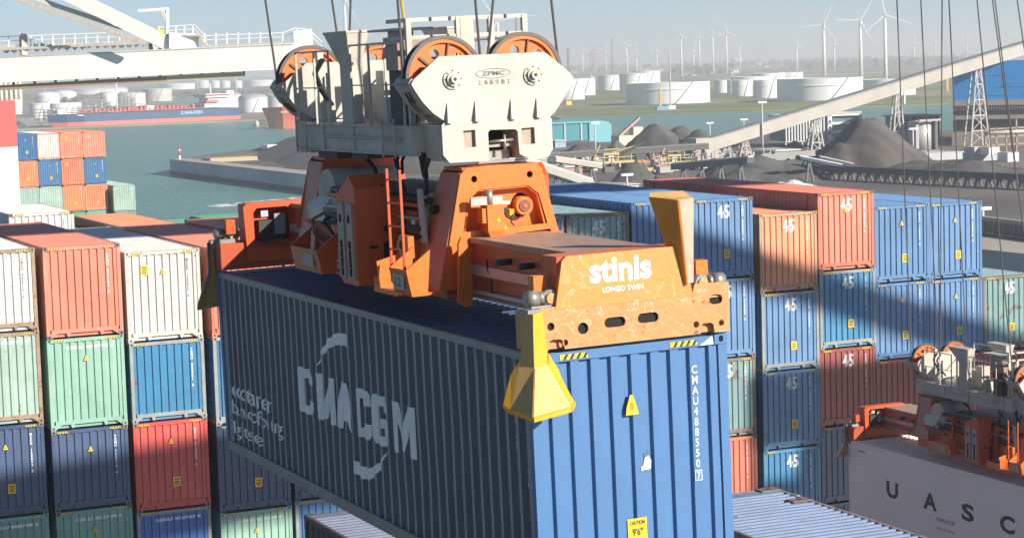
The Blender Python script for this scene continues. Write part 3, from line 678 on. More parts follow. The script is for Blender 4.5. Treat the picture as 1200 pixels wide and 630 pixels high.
    for x,z,r_,mm3 in ((0.36,1.12,.035,M_MACH),(0.36,1.24,.025,M_STL),(0.33,1.02,.022,M_RUB),(0.30,0.50,.03,M_STL),(0.48,1.46,.05,M_MACH),(0.40,1.40,.03,M_ORSH)):
        b=MB(); b.tube((x,3.9,z),(x,7.6,z),r_,n=10); b.build('pipe',mm3,S)
    for y in (4.7,5.9,6.8):
        b=MB(); b.box(0.26,0.44,y,y+.05,0.3,1.50); b.build('pipe_bracket',M_ORSH,S)
    b=MB(); b.box(-0.02,0.40,3.9,4.75,0.30,0.36); b.box(-0.02,0.02,3.9,4.75,0.36,0.50); b.build('foot_step',M_OR,S)
    b=MB(); b.tube((0.50,7.9,1.34),(1.50,7.9,1.34),0.40,n=28); b.build('cable_drum',M_GRY,S)
    # portals
    for end,mm_,ms in ((0,M_OR,mat('portal_side_orange',(0.60,0.19,0.09),dirt=.3,rust=.1)),(1,M_ORSH,mat('portal_side_pale',(0.50,0.20,0.14),dirt=.3,rust=.1))):
        y0=3.2 if end==0 else 8.95; dp=0.62; ys=1 if end==0 else -1
        yb=y0; 
        out=[(0.30,0.40),(0.62,1.80),(0.70,1.88),(1.64,1.88),(1.72,1.80),(2.04,0.40)] if end==0 else [(0.36,0.85),(0.60,1.80),(0.66,1.88),(1.72,1.88),(1.80,1.80),(2.02,0.85)]
        rec=[(0.62,1.10),(0.70,1.50),(0.84,1.60),(1.52,1.61),(1.66,1.50),(1.76,1.12)] if end==0 else [(0.68,0.9),(0.72,1.40),(0.80,1.47),(1.52,1.48),(1.62,1.42),(1.70,0.9)]
        hs=[rec,circ(0.80,1.735,0.042,14),circ(1.55,1.745,0.042,14)]
        if end==0: hs=hs+[[(1.30,0.9),(1.30,1.03),(1.80,1.05),(1.82,0.9)]]
        pl('portal_plate',out,hs,0.04,'y',y0,mm_,S)
        pl('portal_plate',out,[] if end==0 else [rec],0.03,'y',y0+dp if end==0 else y0-dp,mm_,S)
        if end==0:
            pl('recess_plate',[(0.60,1.08),(0.66,1.62),(1.68,1.62),(1.80,1.08)],[circ(1.47,1.36,0.155,20,0.13)],0.02,'y',y0+0.16,mm_,S)
            b=MB(); b.prism([(0.645,1.10),(0.71,1.50),(0.84,1.60),(1.52,1.61),(1.66,1.50),(1.74,1.12),(1.72,1.12),(1.64,1.49),(1.51,1.59),(0.85,1.58),(0.73,1.49),(0.665,1.10)],'y',y0+0.02,y0+0.16)
            b.build('recess_rim',mm_,S)
        # side cheeks
        for sgn in (0,1):
            X=lambda x: x if sgn==0 else 2.34-x
            ya,ybk=(y0+0.04,y0+dp) if end==0 else (y0-dp+0.03,y0)
            ex=0.55 if end==0 else 0.15
            b=MB(); 
            if end==0: pts_t=[(X(0.62),ya,1.82),(X(0.655),ya,1.82),(X(0.655),ybk,1.82),(X(0.62),ybk,1.82)]; pts_b=[(X(0.26),ya-0.02,0.38),(X(0.30),ya-0.02,0.38),(X(0.30),ybk+ex,0.38),(X(0.26),ybk+ex,0.38)]
            else: pts_t=[(X(0.60),ya,1.82),(X(0.64),ya,1.82),(X(0.64),ybk,1.82),(X(0.60),ybk,1.82)]; pts_b=[(X(0.34),ya-ex,0.55),(X(0.38),ya-ex,0.55),(X(0.38),ybk,0.55),(X(0.34),ybk,0.55)]
            b.hexa(pts_b,pts_t); 
            b.build('portal_cheek',ms,S)
            if end==0:
                b=MB(); b.tube((X(0.42),ybk-0.1,1.36),(X(0.50),ybk-0.1,1.36),0.06,n=12); b.build('cheek_hole',M_DARK,S)
        b=MB(); b.box(0.66,1.68,min(y0+0.04,y0-dp+.03) if end else y0+0.04,(y0 if end else y0+dp),1.84,1.88); b.build('portal_top',mm_,S)
    # front portal equipment
    b=MB(); b.box(0.86,1.08,2.98,3.2,1.10,1.42); b.box(0.80,0.86,3.0,3.18,1.2,1.38); b.hexa([(0.92,3.02,0.98),(1.02,3.02,0.98),(1.02,3.16,0.98),(0.92,3.16,0.98)],[(0.86,2.98,1.10),(1.08,2.98,1.10),(1.08,3.2,1.10),(0.86,3.2,1.10)]); b.build('motor_housing',M_OR,S)
    b=MB(); b.tube((0.93,3.08,1.42),(0.93,3.08,1.60),0.05,n=12); b.tube((0.98,3.08,0.9),(0.98,3.08,1.0),0.06,n=12); b.build('motor_shaft',M_STL,S)
    b=MB(); b.box(0.68,1.10,3.05,3.09,1.42,1.52); b.build('bracket_plate',M_CRM,S)
    b=MB(); b.tube((1.47,3.22,1.36),(1.47,3.55,1.36),0.115,n=18); b.build('drive_motor',M_OR,S)
    b=MB(); b.tube((1.47,3.205,1.36),(1.47,3.225,1.36),0.075,n=16); b.build('motor_grille',mat('motor_grille_brown',(0.22,0.07,0.04)),S)
    b=MB(); b.tube((1.47,3.195,1.36),(1.47,3.21,1.36),0.025,n=12); b.build('motor_hub',M_OR,S)
    b=MB(); b.box(1.31,1.62,3.40,3.45,1.18,1.52); b.build('motor_recess',M_DARK,S)
    b=MB(); b.box(1.13,1.18,3.10,3.2,1.30,1.36); b.box(1.20,1.26,3.08,3.2,1.26,1.34,M_HYEL); b.path([(1.13,3.1,1.32),(1.15,3.06,1.25),(1.22,3.06,1.22),(1.25,3.08,1.28)],0.012); b.path([(1.22,3.08,1.26),(1.20,3.05,1.18),(1.24,3.05,1.14)],0.01); b.build('valve_block',M_RUB,S)
    b=MB(); b.box(1.12,1.26,3.188,3.198,1.40,1.44); b.build('notice',M_WHT,S)
    for x,z in ((1.0,1.24),(1.18,1.12)):
        b=MB(); b.prism([(x-.03,z-.03),(x+.03,z-.03),(x,z+.03)],'y',2.972 if x<1.1 else 3.19,2.978 if x<1.1 else 3.197); b.build('warning_sign',M_YEL,S)
    # stacked guide plate beside the telescopic beam
    pl('guard_plate',[(0.42,0.26),(0.50,0.20),(0.60,0.22),(0.62,0.40),(0.59,0.80),(0.57,1.02),(0.50,1.06),(0.46,0.98),(0.44,0.60)],[],0.05,'y',2.98,M_OR,S)
    b=MB(); b.prism([(3.55,0.80),(3.85,0.80),(3.95,0.93),(3.85,1.07),(3.55,1.07)],'x',0.02,0.10); b.tube((0.0,3.74,0.94),(0.12,3.74,0.94),0.07,n=8,m=M_DARK); b.build('lifting_bracket',M_OR,S)
    # side guide boxes (both sides)
    for sgn in (0,1):
        X=lambda x: x if sgn==0 else CW-x
        b=MB()
        oy=[(4.92,0.36),(4.92,1.62),(5.10,1.78),(5.42,1.62),(5.62,1.50),(5.62,0.46),(5.50,0.36)]
        b.prism(oy,'x',X(-0.16),X(0.34)); gb=b.build('side_guide_box',M_ORSH,S)
        for ya in (5.00,5.32):
            b=MB(); b.box(X(-0.19),X(-0.158),ya,ya+0.22,0.44,1.42); sg=b.build('wear_strip',M_PANEL,gb)
            b=MB()
            for zz,h in ((1.22,.05),(0.88,.05),(0.70,.12),(0.52,.05)):
                b.box(X(-0.196),X(-0.189),ya+0.07,ya+0.15,zz-h,zz+h)
            b.build('strip_slot',M_DARK,sg)
        # front face openings
        b=MB(); yf=4.914
        b.prism(slot(X(0.26),0.76,0.10,0.055,8,True),'y',yf-.006,yf+.004); b.prism(circ(X(0.26),1.08,0.045,14),'y',yf-.006,yf+.004)
        b.box(X(0.02),X(0.12),yf-.006,yf+.004,0.83,0.87); b.box(X(0.28),X(0.32),yf-.006,yf+.004,1.34,1.54); b.box(X(0.22),X(0.32),yf-.006,yf+.004,0.44,0.58)
        b.prism(circ(X(0.22),1.64,.016,10),'y',yf-.006,yf+.004)
        b.build('box_opening',M_DARK,gb)
        # bins
        for (ya,yb_,mm2) in ((6.25,7.42,M_ORSH),(2.72,3.30,M_OR)):
            if sgn==1 and ya<4: continue
            w=-0.34 if ya<4 else -0.26
            bn=empty('rope_bin'); bn.parent=S
            b=MB(); zt,zb=0.86,0.42
            b.hexa([(X(w+.06),ya+.05,zb),(X(w+.09),ya+.05,zb),(X(w+.09),yb_-.05,zb),(X(w+.06),yb_-.05,zb)],[(X(w),ya,0.74),(X(w+.03),ya,0.74),(X(w+.03),yb_,0.74),(X(w),yb_,0.74)])
            b.hexa([(X(w+.06),ya+.02,zb),(X(0.12),ya+.02,zb),(X(0.12),yb_,zb),(X(w+.06),yb_,zb)],[(X(w+.05),ya+.02,zb+.03),(X(0.12),ya+.02,zb+.03),(X(0.12),yb_,zb+.03),(X(w+.05),yb_,zb+.03)])
            b.build('bin_side',mat('bin_orange_sheen',(0.60,0.22,0.12),dirt=.35,rust=.1) if ya>4 else M_OR,bn)  # rear bin side paler and pinkish, grazing sheen put into the colour
            for yy in (ya,yb_-0.03):
                b=MB(); b.hexa([(X(w+.06),yy,zb),(X(w+.26),yy,zb),(X(w+.32),yy,0.97),(X(w),yy,0.74)],[(X(w+.06),yy+.03,zb),(X(w+.26),yy+.03,zb),(X(w+.32),yy+.03,0.97),(X(w),yy+.03,0.74)]); b.build('bin_end',mm2,bn)
            if sgn==0:
                b=MB(); b.box(w+0.0,w+0.012,(ya+yb_)/2-.17 if ya<4 else ya+.2,(ya+yb_)/2+.17 if ya<4 else ya+.62,0.50,0.68)
                pp=b.build('bin_plate',M_GRY if ya<4 else M_PANEL,bn)
                if ya<4:
                    me=fit(text_mesh('L2',1,0.02),w=0.2,h=0.12,left=-3.11,bottom=0.53)
                    for v in me.vertices: v.co=(w-0.003,-v.co.x,v.co.y)
                    me.materials.append(M_DKPAINT); link('lettering',me,bn)
    b=MB(); b.hexa([(-0.30,3.72,0.42),(0.0,3.72,0.42),(0.0,3.75,0.42),(-0.30,3.75,0.42)],[(-0.34,3.72,0.78),(-0.05,3.72,0.85),(-0.05,3.75,0.85),(-0.34,3.75,0.78)]); b.box(-0.30,0.1,3.0,3.75,0.42,0.45); b.build('step_plate',M_OR,S)
    # ladder
    ld=empty('ladder'); ld.parent=S
    for y in (2.92,3.36): b=MB(); b.box(-0.295,-0.265,y-.014,y+.014,0.55,1.93); b.build('ladder_rail',M_ORSH,ld)
    for i in range(5): b=MB(); b.tube((-0.28,2.92,0.68+i*.28),(-0.28,3.36,0.68+i*.28),0.012); b.build('rung',M_ORSH,ld)
    # rear cable drum cover
    b=MB(); b.prism([(0.40,1.00),(0.36,1.20),(0.44,1.28),(0.86,1.70),(1.42,1.70),(1.66,1.34),(1.66,1.00)],'y',7.75,8.45); cv=b.build('drum_cover',mat('drum_cover_grey',(0.62,0.59,0.55),rough=.35,dirt=.4,rust=.1),S)
    b=MB(); c=Vector((0.66,8.05,1.50)); 
    e1=Vector((0.42,0,0.42)).normalized(); pts=[]
    for i in range(16):
        t=2*math.pi*i/16; pts.append(c+e1*0.13*math.cos(t)+Vector((0,1,0))*0.10*math.sin(t)+Vector((-.707,0,.707))*0.006)
    b.face(pts); b.build('logo_oval',M_REDTXT,cv)
    b=MB(); b.box(0.42,1.6,7.6,8.6,0.6,1.0); b.build('drum_base',M_MACH,S)
    for i,(x,y) in enumerate(((0.42,7.6),(0.5,7.3))):
        b=MB(); b.path([(x+.2,y,0.72),(x-.25+i*.1,y,0.85),(x-.25,y+.1,1.05),(x-.05,y+.1,1.14)],0.022,n=6); b.build('hose',mat('hose_pinkish',(0.35,0.16,0.12)) if i==0 else M_RUB,S)
    b=MB(); b.box(0.95,1.28,8.6,8.72,1.02,1.35); b.build('junction_box',mat('amber_box',(0.55,0.30,0.04)),S)
    return S
def sheave(parent,cx,cy,cz):
    g=empty('sheave'); g.parent=parent
    hs=[circ(cx+0.31*math.cos(a),cz+0.31*math.sin(a),0.062,14) for a in [math.pi/2+.35+i*2*math.pi/6 for i in range(6)]]
    me=plate(circ(cx,cz,0.47,40),hs,0.05,'y',cy-0.025); me.materials.append(M_SHV); link('web',me,g)
    me=plate(circ(cx,cz,0.475,48),[circ(cx,cz,0.43,48)],0.13,'y',cy-0.065); me.materials.append(M_SHV); link('flange',me,g)
    for s_ in (-0.075,0.045):
        me=plate(circ(cx,cz,0.52,48),[circ(cx,cz,0.474,48)],0.03,'y',cy+s_); me.materials.append(M_RIM); link('rim',me,g)
    b=MB()
    for i in range(6):
        a=math.pi/2+.35+(i+.5)*2*math.pi/6; b.bar((cx+.1*math.cos(a),cy-.04,cz+.1*math.sin(a)),(cx+.44*math.cos(a),cy-.04,cz+.44*math.sin(a)),0.02,0.03)
    b.build('spoke',M_RIM,g)
    b=MB(); b.tube((cx,cy-.1,cz),(cx,cy+.1,cz),0.1,n=16); b.build('hub',M_RIM,g)
def arcp(cx,cz,rx,rz,a0,a1,n=8): return [(cx+rx*math.cos(R(a0+(a1-a0)*i/n)),cz+rz*math.sin(R(a0+(a1-a0)*i/n))) for i in range(n+1)]
def headblock(label):
    Hd=empty('headblock',(0,0,0),label,'headblock')
    for end in (0,1):
        y0=3.30 if end==0 else 9.0; s_=1 if end==0 else -1
        def yy(d): return y0+s_*d
        def lo(d,th): return min(yy(d),yy(d+th))
        cxm=1.165
        out=[(0.56,2.44)]+[(0.12+0.03,2.80)]+[(0.09,2.93)]+[(0.12,2.99),(0.42,3.22),(0.46,3.25),(1.87,3.24),(1.92,3.21),(2.22,2.96),(2.25,2.90),(2.19,2.78)]+[(1.98,2.46),(1.90,2.42)]
        out=[(0.52,2.44),(0.35,2.56),(0.22,2.70),(0.13,2.84),(0.08,2.93),(0.12,2.99),(0.42,3.22),(0.46,3.25),(1.87,3.24),(1.92,3.21),(2.22,2.96),(2.26,2.90),(2.20,2.78),(2.10,2.64),(1.99,2.50),(1.90,2.43)]
        pl('cheek_plate',out,[],0.05,'y',lo(0,0.05),M_CRM,Hd)
        pl('cheek_plate',out,[],0.05,'y',lo(0.56,0.05),M_CRM,Hd)
        # curved underside between the plates
        for chain in (out[:6],out[10:16]):
            b=MB()
            for a,c in zip(chain[:-1],chain[1:]): b.face([(a[0],yy(.05),a[1]),(c[0],yy(.05),c[1]),(c[0],yy(.56),c[1]),(a[0],yy(.56),a[1])])
            o=b.build('belly_plate',M_GRY,Hd); o.modifiers.new('s','SOLIDIFY').thickness=0.02
        for cx in (0.62,1.70): sheave(Hd,cx,yy(0.30),2.985)
        for cx in (0.62,1.70):
            b=MB(); b.tube((cx,yy(-0.02),2.965),(cx,yy(0),2.965),0.125,n=22); b.tube((cx,yy(-0.05),2.965),(cx,yy(-0.02),2.965),0.085,n=20); b.tube((cx,yy(-0.09),2.965),(cx,yy(-0.05),2.965),0.05,n=14); bo=b.build('bearing_boss',M_CRM,Hd)
            b=MB(); b.tube((cx,yy(-0.093),2.965),(cx,yy(-0.09),2.965),0.022,n=10,m=M_MACH)
            for i in range(8): a=2*math.pi*i/8; b.tube((cx+.105*math.cos(a),yy(-.03),2.965+.105*math.sin(a)),(cx+.105*math.cos(a),yy(-.02),2.965+.105*math.sin(a)),0.009,n=6,m=M_MACH)
            b.build('bolt_ring',None,bo)
        # lower block with opening
        lb=[(0.44,2.05),(0.44,2.415),(0.47,2.44),(1.90,2.43),(1.92,2.41),(1.92,2.03),(1.84,1.935),(1.58,1.925),(1.55,1.96),(1.52,1.965),(1.46,2.0),(1.45,2.28),(1.42,2.31),(1.08,2.32),(1.05,2.29),(1.05,1.94),(0.52,1.95)]
        pl('lower_block',lb,[[(0.72,2.12),(0.72,2.33),(0.88,2.335),(0.88,2.125)],[(1.50,2.11),(1.50,2.315),(1.68,2.32),(1.68,2.115)]],0.04,'y',lo(-0.02,0.04),M_CRM,Hd)
        b=MB(); b.box(0.70,0.90,yy(0.03),yy(0.05),2.10,2.36); b.build('worn_panel',mat('bare_worn_panel',(0.42,0.34,0.27),dirt=.5,rust=.4,scale=6),Hd); b=MB(); b.box(1.48,1.70,yy(0.03),yy(0.05),2.10,2.34); b.build('worn_panel',MATS['bare_worn_panel'],Hd)
        b=MB(); b.box(0.45,1.05,yy(0.05),yy(0.60),1.97,2.42); b.build('block_body',M_GRY,Hd); b=MB(); b.box(1.47,1.91,yy(0.05),yy(0.60),1.95,2.42); b.build('block_body',M_GRY,Hd)
        b=MB(); b.box(1.08,1.44,yy(0.10),yy(0.13),2.10,2.14); b.tube((1.10,yy(0.06),2.17),(1.42,yy(0.06),2.18),0.02); b.tube((1.30,yy(.06),2.05),(1.30,yy(.06),2.25),0.02); b.box(1.10,1.42,yy(.2),yy(.5),1.94,2.06); b.build('lock_linkage',M_STL,Hd)
        b=MB(); b.box(1.06,1.46,yy(.5),yy(.6),1.95,2.42); b.build('inner_web',M_MACH,Hd)
        for x in (0.55,0.92,1.40,1.75):
            b=MB(); b.hexa([(x-.045,yy(-.07),2.435),(x+.02,yy(-.07),2.435),(x+.02,yy(0),2.435),(x-.045,yy(0),2.435)],[(x-.02,yy(-.012),2.68),(x-.005,yy(-.012),2.68),(x-.005,yy(0),2.68),(x-.02,yy(0),2.68)]); b.build('gusset',M_CRM,Hd)
        if end==0:
            me=fit(text_mesh('ZPMC',1,0.03),w=0.31,h=0.055,left=1.01,bottom=2.985)
            for v in me.vertices: v.co=(v.co.x,3.296,v.co.y)
            me.materials.append(M_DKPAINT); link('maker_name',me,Hd)
            me=text_mesh('上海振华重工',1,0.0,space=1.5); me=fit(me,w=0.44,h=0.06,left=0.955,bottom=2.875)
            for v in me.vertices: v.co=(v.co.x,3.296,v.co.y)
            me.materials.append(M_DKPAINT); link('maker_name',me,Hd)
            me=plate([(1.165+0.235*math.cos(2*math.pi*i/28)**1 if True else 0,3.01+0.062*math.sin(2*math.pi*i/28)) for i in range(28)],[[(1.165+0.228*math.cos(2*math.pi*i/28),3.01+0.055*math.sin(2*math.pi*i/28)) for i in range(28)]],0.003,'y',3.295); me.materials.append(M_DKPAINT); link('emblem_ring',me,Hd)
    # longitudinal beams
    for x in (0.28,1.76):
        b=MB(); b.box(x,x+0.30,3.9,8.4,2.05,2.38); b.box(x-0.03,x+0.33,3.9,8.4,2.38,2.405); b.box(x-.03,x+.33,3.9,8.4,2.03,2.052)
        for y in (5.98,7.2): b.box(x-0.03,x,y,y+.02,2.052,2.38)
        b.build('longitudinal_beam',M_GRY,Hd)
        b=MB(); b.tube((x-.04,4.2,2.25),(x-.04,7.2,2.23),0.016); b.build('conduit',M_GRY,Hd)
    b=MB(); b.box(0.6,1.75,4.0,8.3,2.36,2.39); b.build('platform',mat('platform_grate',(0.25,0.24,0.23),dirt=.5,rust=.2),Hd)
    b=MB(); b.box(0.55,1.0,6.3,6.9,1.92,2.06); b.box(0.5,1.8,7.4,8.2,1.9,2.05); b.build('under_box',M_MACH,Hd)
    # rope-guide columns (flared top)
    for x,y in ((0.30,6.1),(1.75,6.1)):
        b=MB()
        b.hexa([(x,y,2.40),(x+.17,y,2.40),(x+.17,y+.40,2.40),(x,y+.40,2.40)],[(x,y,3.20),(x+.17,y,3.20),(x+.17,y+.40,3.20),(x,y+.40,3.20)])
        b.hexa([(x,y,3.20),(x+.17,y,3.20),(x+.17,y+.40,3.20),(x,y+.40,3.20)],[(x-.04,y-.06,3.62),(x+.27,y-.06,3.62),(x+.27,y+.88,3.62),(x-.04,y+.88,3.62)])
        b.box(x-.05,x+.28,y-.07,y+.89,3.62,3.65)
        b.build('flared_column',M_GRY if x<1 else M_CRM,Hd)
        b=MB(); b.box(x+.175,x+.19,y+.05,y+.3,2.4,3.25); b.build('column_rib',M_CRM,Hd)
    b=MB()
    for (x,y,h) in ((0.62,7.0,3.3),(0.75,5.0,3.45),(0.95,7.4,3.35),(1.1,4.9,3.4),(1.3,7.2,3.3),(1.45,5.2,3.3),(1.62,6.0,3.2),(0.5,8.0,3.42),(0.5,7.6,3.1)):
        b.box(x,x+.09,y,y+.09,2.4,h)
    b.box(0.6,1.7,5.6,5.66,2.4,2.75); b.box(0.9,1.3,6.4,7.0,2.4,2.9); b.box(0.7,1.0,5.9,6.2,2.4,3.1)
    b.build('frame_post',M_CRM,Hd)
    b=MB(); b.box(0.40,0.70,4.55,5.05,3.10,3.52); cb=b.build('cabinet',mat('cabinet_rusty',(0.34,0.24,0.20),dirt=.5,rust=.35,scale=3),Hd)
    b=MB(); b.box(0.30,0.85,4.4,5.35,3.60,3.63); b.box(0.45,0.65,4.6,5.0,3.52,3.60); b.build('cabinet_roof',M_GRY,cb)
    b=MB(); b.box(0.44,0.64,4.6,5.0,2.4,3.10); b.build('cabinet_pedestal',M_MACH,Hd)
    b=MB(); b.path([(0.5,4.6,3.1),(0.42,4.5,2.95),(0.5,4.4,2.8),(0.42,4.35,2.5)],0.03); b.path([(0.6,4.6,3.05),(0.55,4.4,2.9),(0.6,4.3,2.7)],0.025); b.tube((0.5,4.1,2.85),(0.7,4.1,2.85),0.12,n=12); b.build('cable_gland',M_MACH,Hd)
    for y,x in ((7.7,0.50),(7.95,0.55)): b=MB(); b.path([(x,y,3.3),(x-.12,y+.05,3.1),(x-.08,y-.1,2.85),(x,y-.25,2.65)],0.025); b.build('power_hose',M_RUB,Hd)
    for pts_,r_ in (([(0.3,4.6,2.05),(0.28,4.5,1.9),(0.32,4.4,1.8),(0.36,4.5,1.95),(0.33,4.3,2.04)],0.022),([(0.3,4.5,2.04),(0.33,4.55,1.75),(0.5,4.8,1.55)],0.022),([(0.9,7.3,2.0),(0.85,7.1,1.85),(0.8,6.7,1.75),(0.7,6.3,1.4)],0.035),([(0.40,3.95,2.06),(0.38,3.85,1.9),(0.36,3.75,1.78),(0.34,3.65,1.85),(0.36,3.55,2.0)],0.026),([(0.42,3.9,2.06),(0.40,3.78,1.8),(0.42,3.85,1.6),(0.5,4.1,1.48)],0.028)): b=MB(); b.path(pts_,r_); b.build('power_hose',M_RUB,Hd)
    # railings
    def railing(pts,h,parent,m,n=None,mid=True):
        rl=empty('railing'); rl.parent=parent
        a,c=pts[0],pts[-1]
        b=MB(); b.bar((a[0],a[1],a[2]+h),(c[0],c[1],c[2]+h),0.024,m=m); b.build('handrail',None,rl)
        b=MB(); b.bar((a[0],a[1],a[2]+h*.5),(c[0],c[1],c[2]+h*.5),0.018,m=m); b.build('mid_rail',None,rl)
        for p in pts: b=MB(); b.bar((p[0],p[1],p[2]),(p[0],p[1],p[2]+h+.01),0.026,m=m); b.build('post',None,rl)
    railing([(0.24,8.2,2.4),(0.24,7.4,2.4),(0.24,6.8,2.4)],1.0,Hd,M_GRY)
    railing([(0.24,5.9,2.4),(0.24,5.2,2.4),(0.24,4.6,2.4),(0.24,4.0,2.4)],1.05,Hd,M_GRY)
    railing([(2.12,4.0,2.4),(2.12,5.2,2.4),(2.12,6.8,2.4),(2.12,8.2,2.4)],1.05,Hd,M_CRM)
    b=MB(); z1,z2=3.58,3.74
    for z in (3.50,3.72): b.bar((0.42,4.2,z),(2.02,4.2,z),0.05,m=M_CRM); b.bar((0.42,4.2,z),(0.42,4.9,z),0.05,m=M_CRM)
    for x in (0.42,1.1,1.55,2.02): b.bar((x,4.2,2.4),(x,4.2,3.74),0.07,m=M_CRM)
    b.box(1.12,1.30,4.16,4.19,3.3,3.72,M_GRY)
    b.build('cage_frame',None,Hd)
    # side ladders with hoops
    for y in (4.25,7.75):
        ld=empty('ladder'); ld.parent=Hd
        for yy_ in (y,y+.42): b=MB(); b.tube((0.18,yy_,2.0),(0.18,yy_,2.5),0.014); b.build('ladder_rail',M_GRY,ld)
        for i in range(3): b=MB(); b.tube((0.18,y,2.05+.15*i),(0.18,y+.42,2.05+.15*i),0.011); b.build('rung',M_GRY,ld)
    for y in (7.05,5.2): b=MB(); b.path([(0.22,y,2.4),(0.22,y,2.47),(0.22,y+.2,2.47),(0.22,y+.2,2.4)],0.012); b.build('grab_handle',M_GRY,Hd)
    # flange fillers under posts
    return Hd
SPR=spreader('large orange telescopic spreader in the foreground, holding the dark blue container')
SPR.matrix_world=HM
HB=headblock('cream pulley headblock with four orange sheaves above the foreground spreader')
HB.matrix_world=HM
# hoist ropes of the foreground headblock
def rope(p0,p1,r,label,grp,m=M_ROPE,name='hoist_rope',cat='rope'):
    b=MB(); b.tube(p0,p1,r,n=6); o=b.build(name,m); tag(o,label,cat,grp)
RL=[((0.10,3.6,2.95),(466,0)),((1.14,3.6,2.95),(557,0)),((1.19,3.6,2.95),(578,0)),((2.21,3.6,2.95),(646,0)),((0.11,8.7,2.95),(311,0)),((1.13,8.7,2.95),(389,0)),((1.19,8.7,2.95),(411,0)),((2.21,8.7,2.95),(470,0))]
MI=HM.inverted()
names=['front left sheave, left side','front left sheave, right side','front right sheave, left side','front right sheave, right side','rear left sheave, left side','rear left sheave, right side','rear right sheave, left side','rear right sheave, right side']
for (loc,(u,v)),nm in zip(RL,names):
    a=MI.to_3x3()@ray(u,v); b0=MI@Vector((0,0,0)); t=(loc[1]-b0.y)/a.y; top=b0+a*t
    d=(Vector(top)-Vector(loc)); p1=Vector(loc)+d*14
    rope(HM@Vector(loc),HM@p1,0.017,f'thin dark hoist rope rising from the {nm}','hoist ropes of the foreground headblock')
a=HM@Vector((0.55,4.6,3.5)); 
rope(a,a+Vector((-1.25,0.1,12)),0.02,'ochre power cable hanging down to the rusty cabinet of the headblock',None,M_CABY,'power_cable','cable')
# ------------------------------------------------------------------ second crane set at the right
O2=Vector((37.81,45.81,-12.62)); HM2=Matrix.Translation(O2)
S2=copy_tree(SPR); S2.matrix_world=HM2; S2['label']='smaller orange spreader at the right edge, sitting on the white container'
H2=copy_tree(HB); H2.matrix_world=HM2; H2['label']='grey pulley headblock at the right edge, above the smaller spreader'
u=container('white',O2,label='white reefer container with dark green lettering under the right hand spreader',ser=None,haz=False)
M_UA=mat('paint_uasc',(0.90,0.82,0.72),rough=.45,dirt=.12,rust=.02,scale=.6)
for ch in list(u.children):
    n=ch.name.split('.')[0]
    if n=='side_wall': bpy.data.objects.remove(ch)
    elif n in('end_wall','roof','frame','door'): ch.material_slots[0].material=M_UA
for x in (0.0,CW-0.03):
    b=MB(); b.box(x+.001,x+0.029,0.12,12.07,-HC+0.12,-0.09); b.build('side_wall',M_UA,u)
for t_,yl,yr in (('U',10.0,9.35),('A',8.0,7.28),('S',6.02,5.4),('C',4.15,3.45)):
    me=fit(text_mesh(t_,1,0.035),w=yl-yr,h=0.53,left=-yl,bottom=-1.52)
    for v in me.vertices: v.co=(-0.004,-v.co.x,v.co.y)
    me.materials.append(M_GREENTXT); link('carrier_name',me,u)
for t_,yl,yr,z,h,m in (('WWW.UASC.NET',7.3,6.35,-1.80,.13,M_DKPAINT),('UNITED ARAB',7.3,6.4,-2.05,.08,M_REDTXT)):
    me=fit(text_mesh(t_,1,0.0),w=yl-yr,h=h,left=-yl,bottom=z)
    for v in me.vertices: v.co=(-0.004,-v.co.x,v.co.y)
    me.materials.append(m); link('small_lettering',me,u)
hz=MB(); hz.box(-0.006,-0.001,11.2,11.6,-0.30,-0.25,M_YEL); 
for i in range(4): hz.box(-0.008,-0.0055,11.23+i*.09,11.27+i*.09,-0.299,-0.251,M_BLK)
hz.build('hazard_stripe',None,u)
for (x,y,z),(uu) in (((0.10,3.6,2.95),1145),((1.14,3.6,2.95),1166),((1.19,3.6,2.95),1163),((2.21,3.6,2.95),1192),((0.11,8.7,2.95),1051),((1.13,8.7,2.95),1079),((1.19,8.7,2.95),1104),((2.21,8.7,2.95),1112)):
    p=O2+Vector((x,y,z)); a=ray(uu,0); top=a*(p.y/a.y); d=top-p
    rope(p,p+d*1.25,0.018,f'thin hoist rope to the right hand headblock, {"front" if y<5 else "rear"} {"left" if x<1.16 else "right"} sheave, {"outer" if x in(.10,.11,2.21) else "inner"} side','hoist ropes of the right hand headblock')
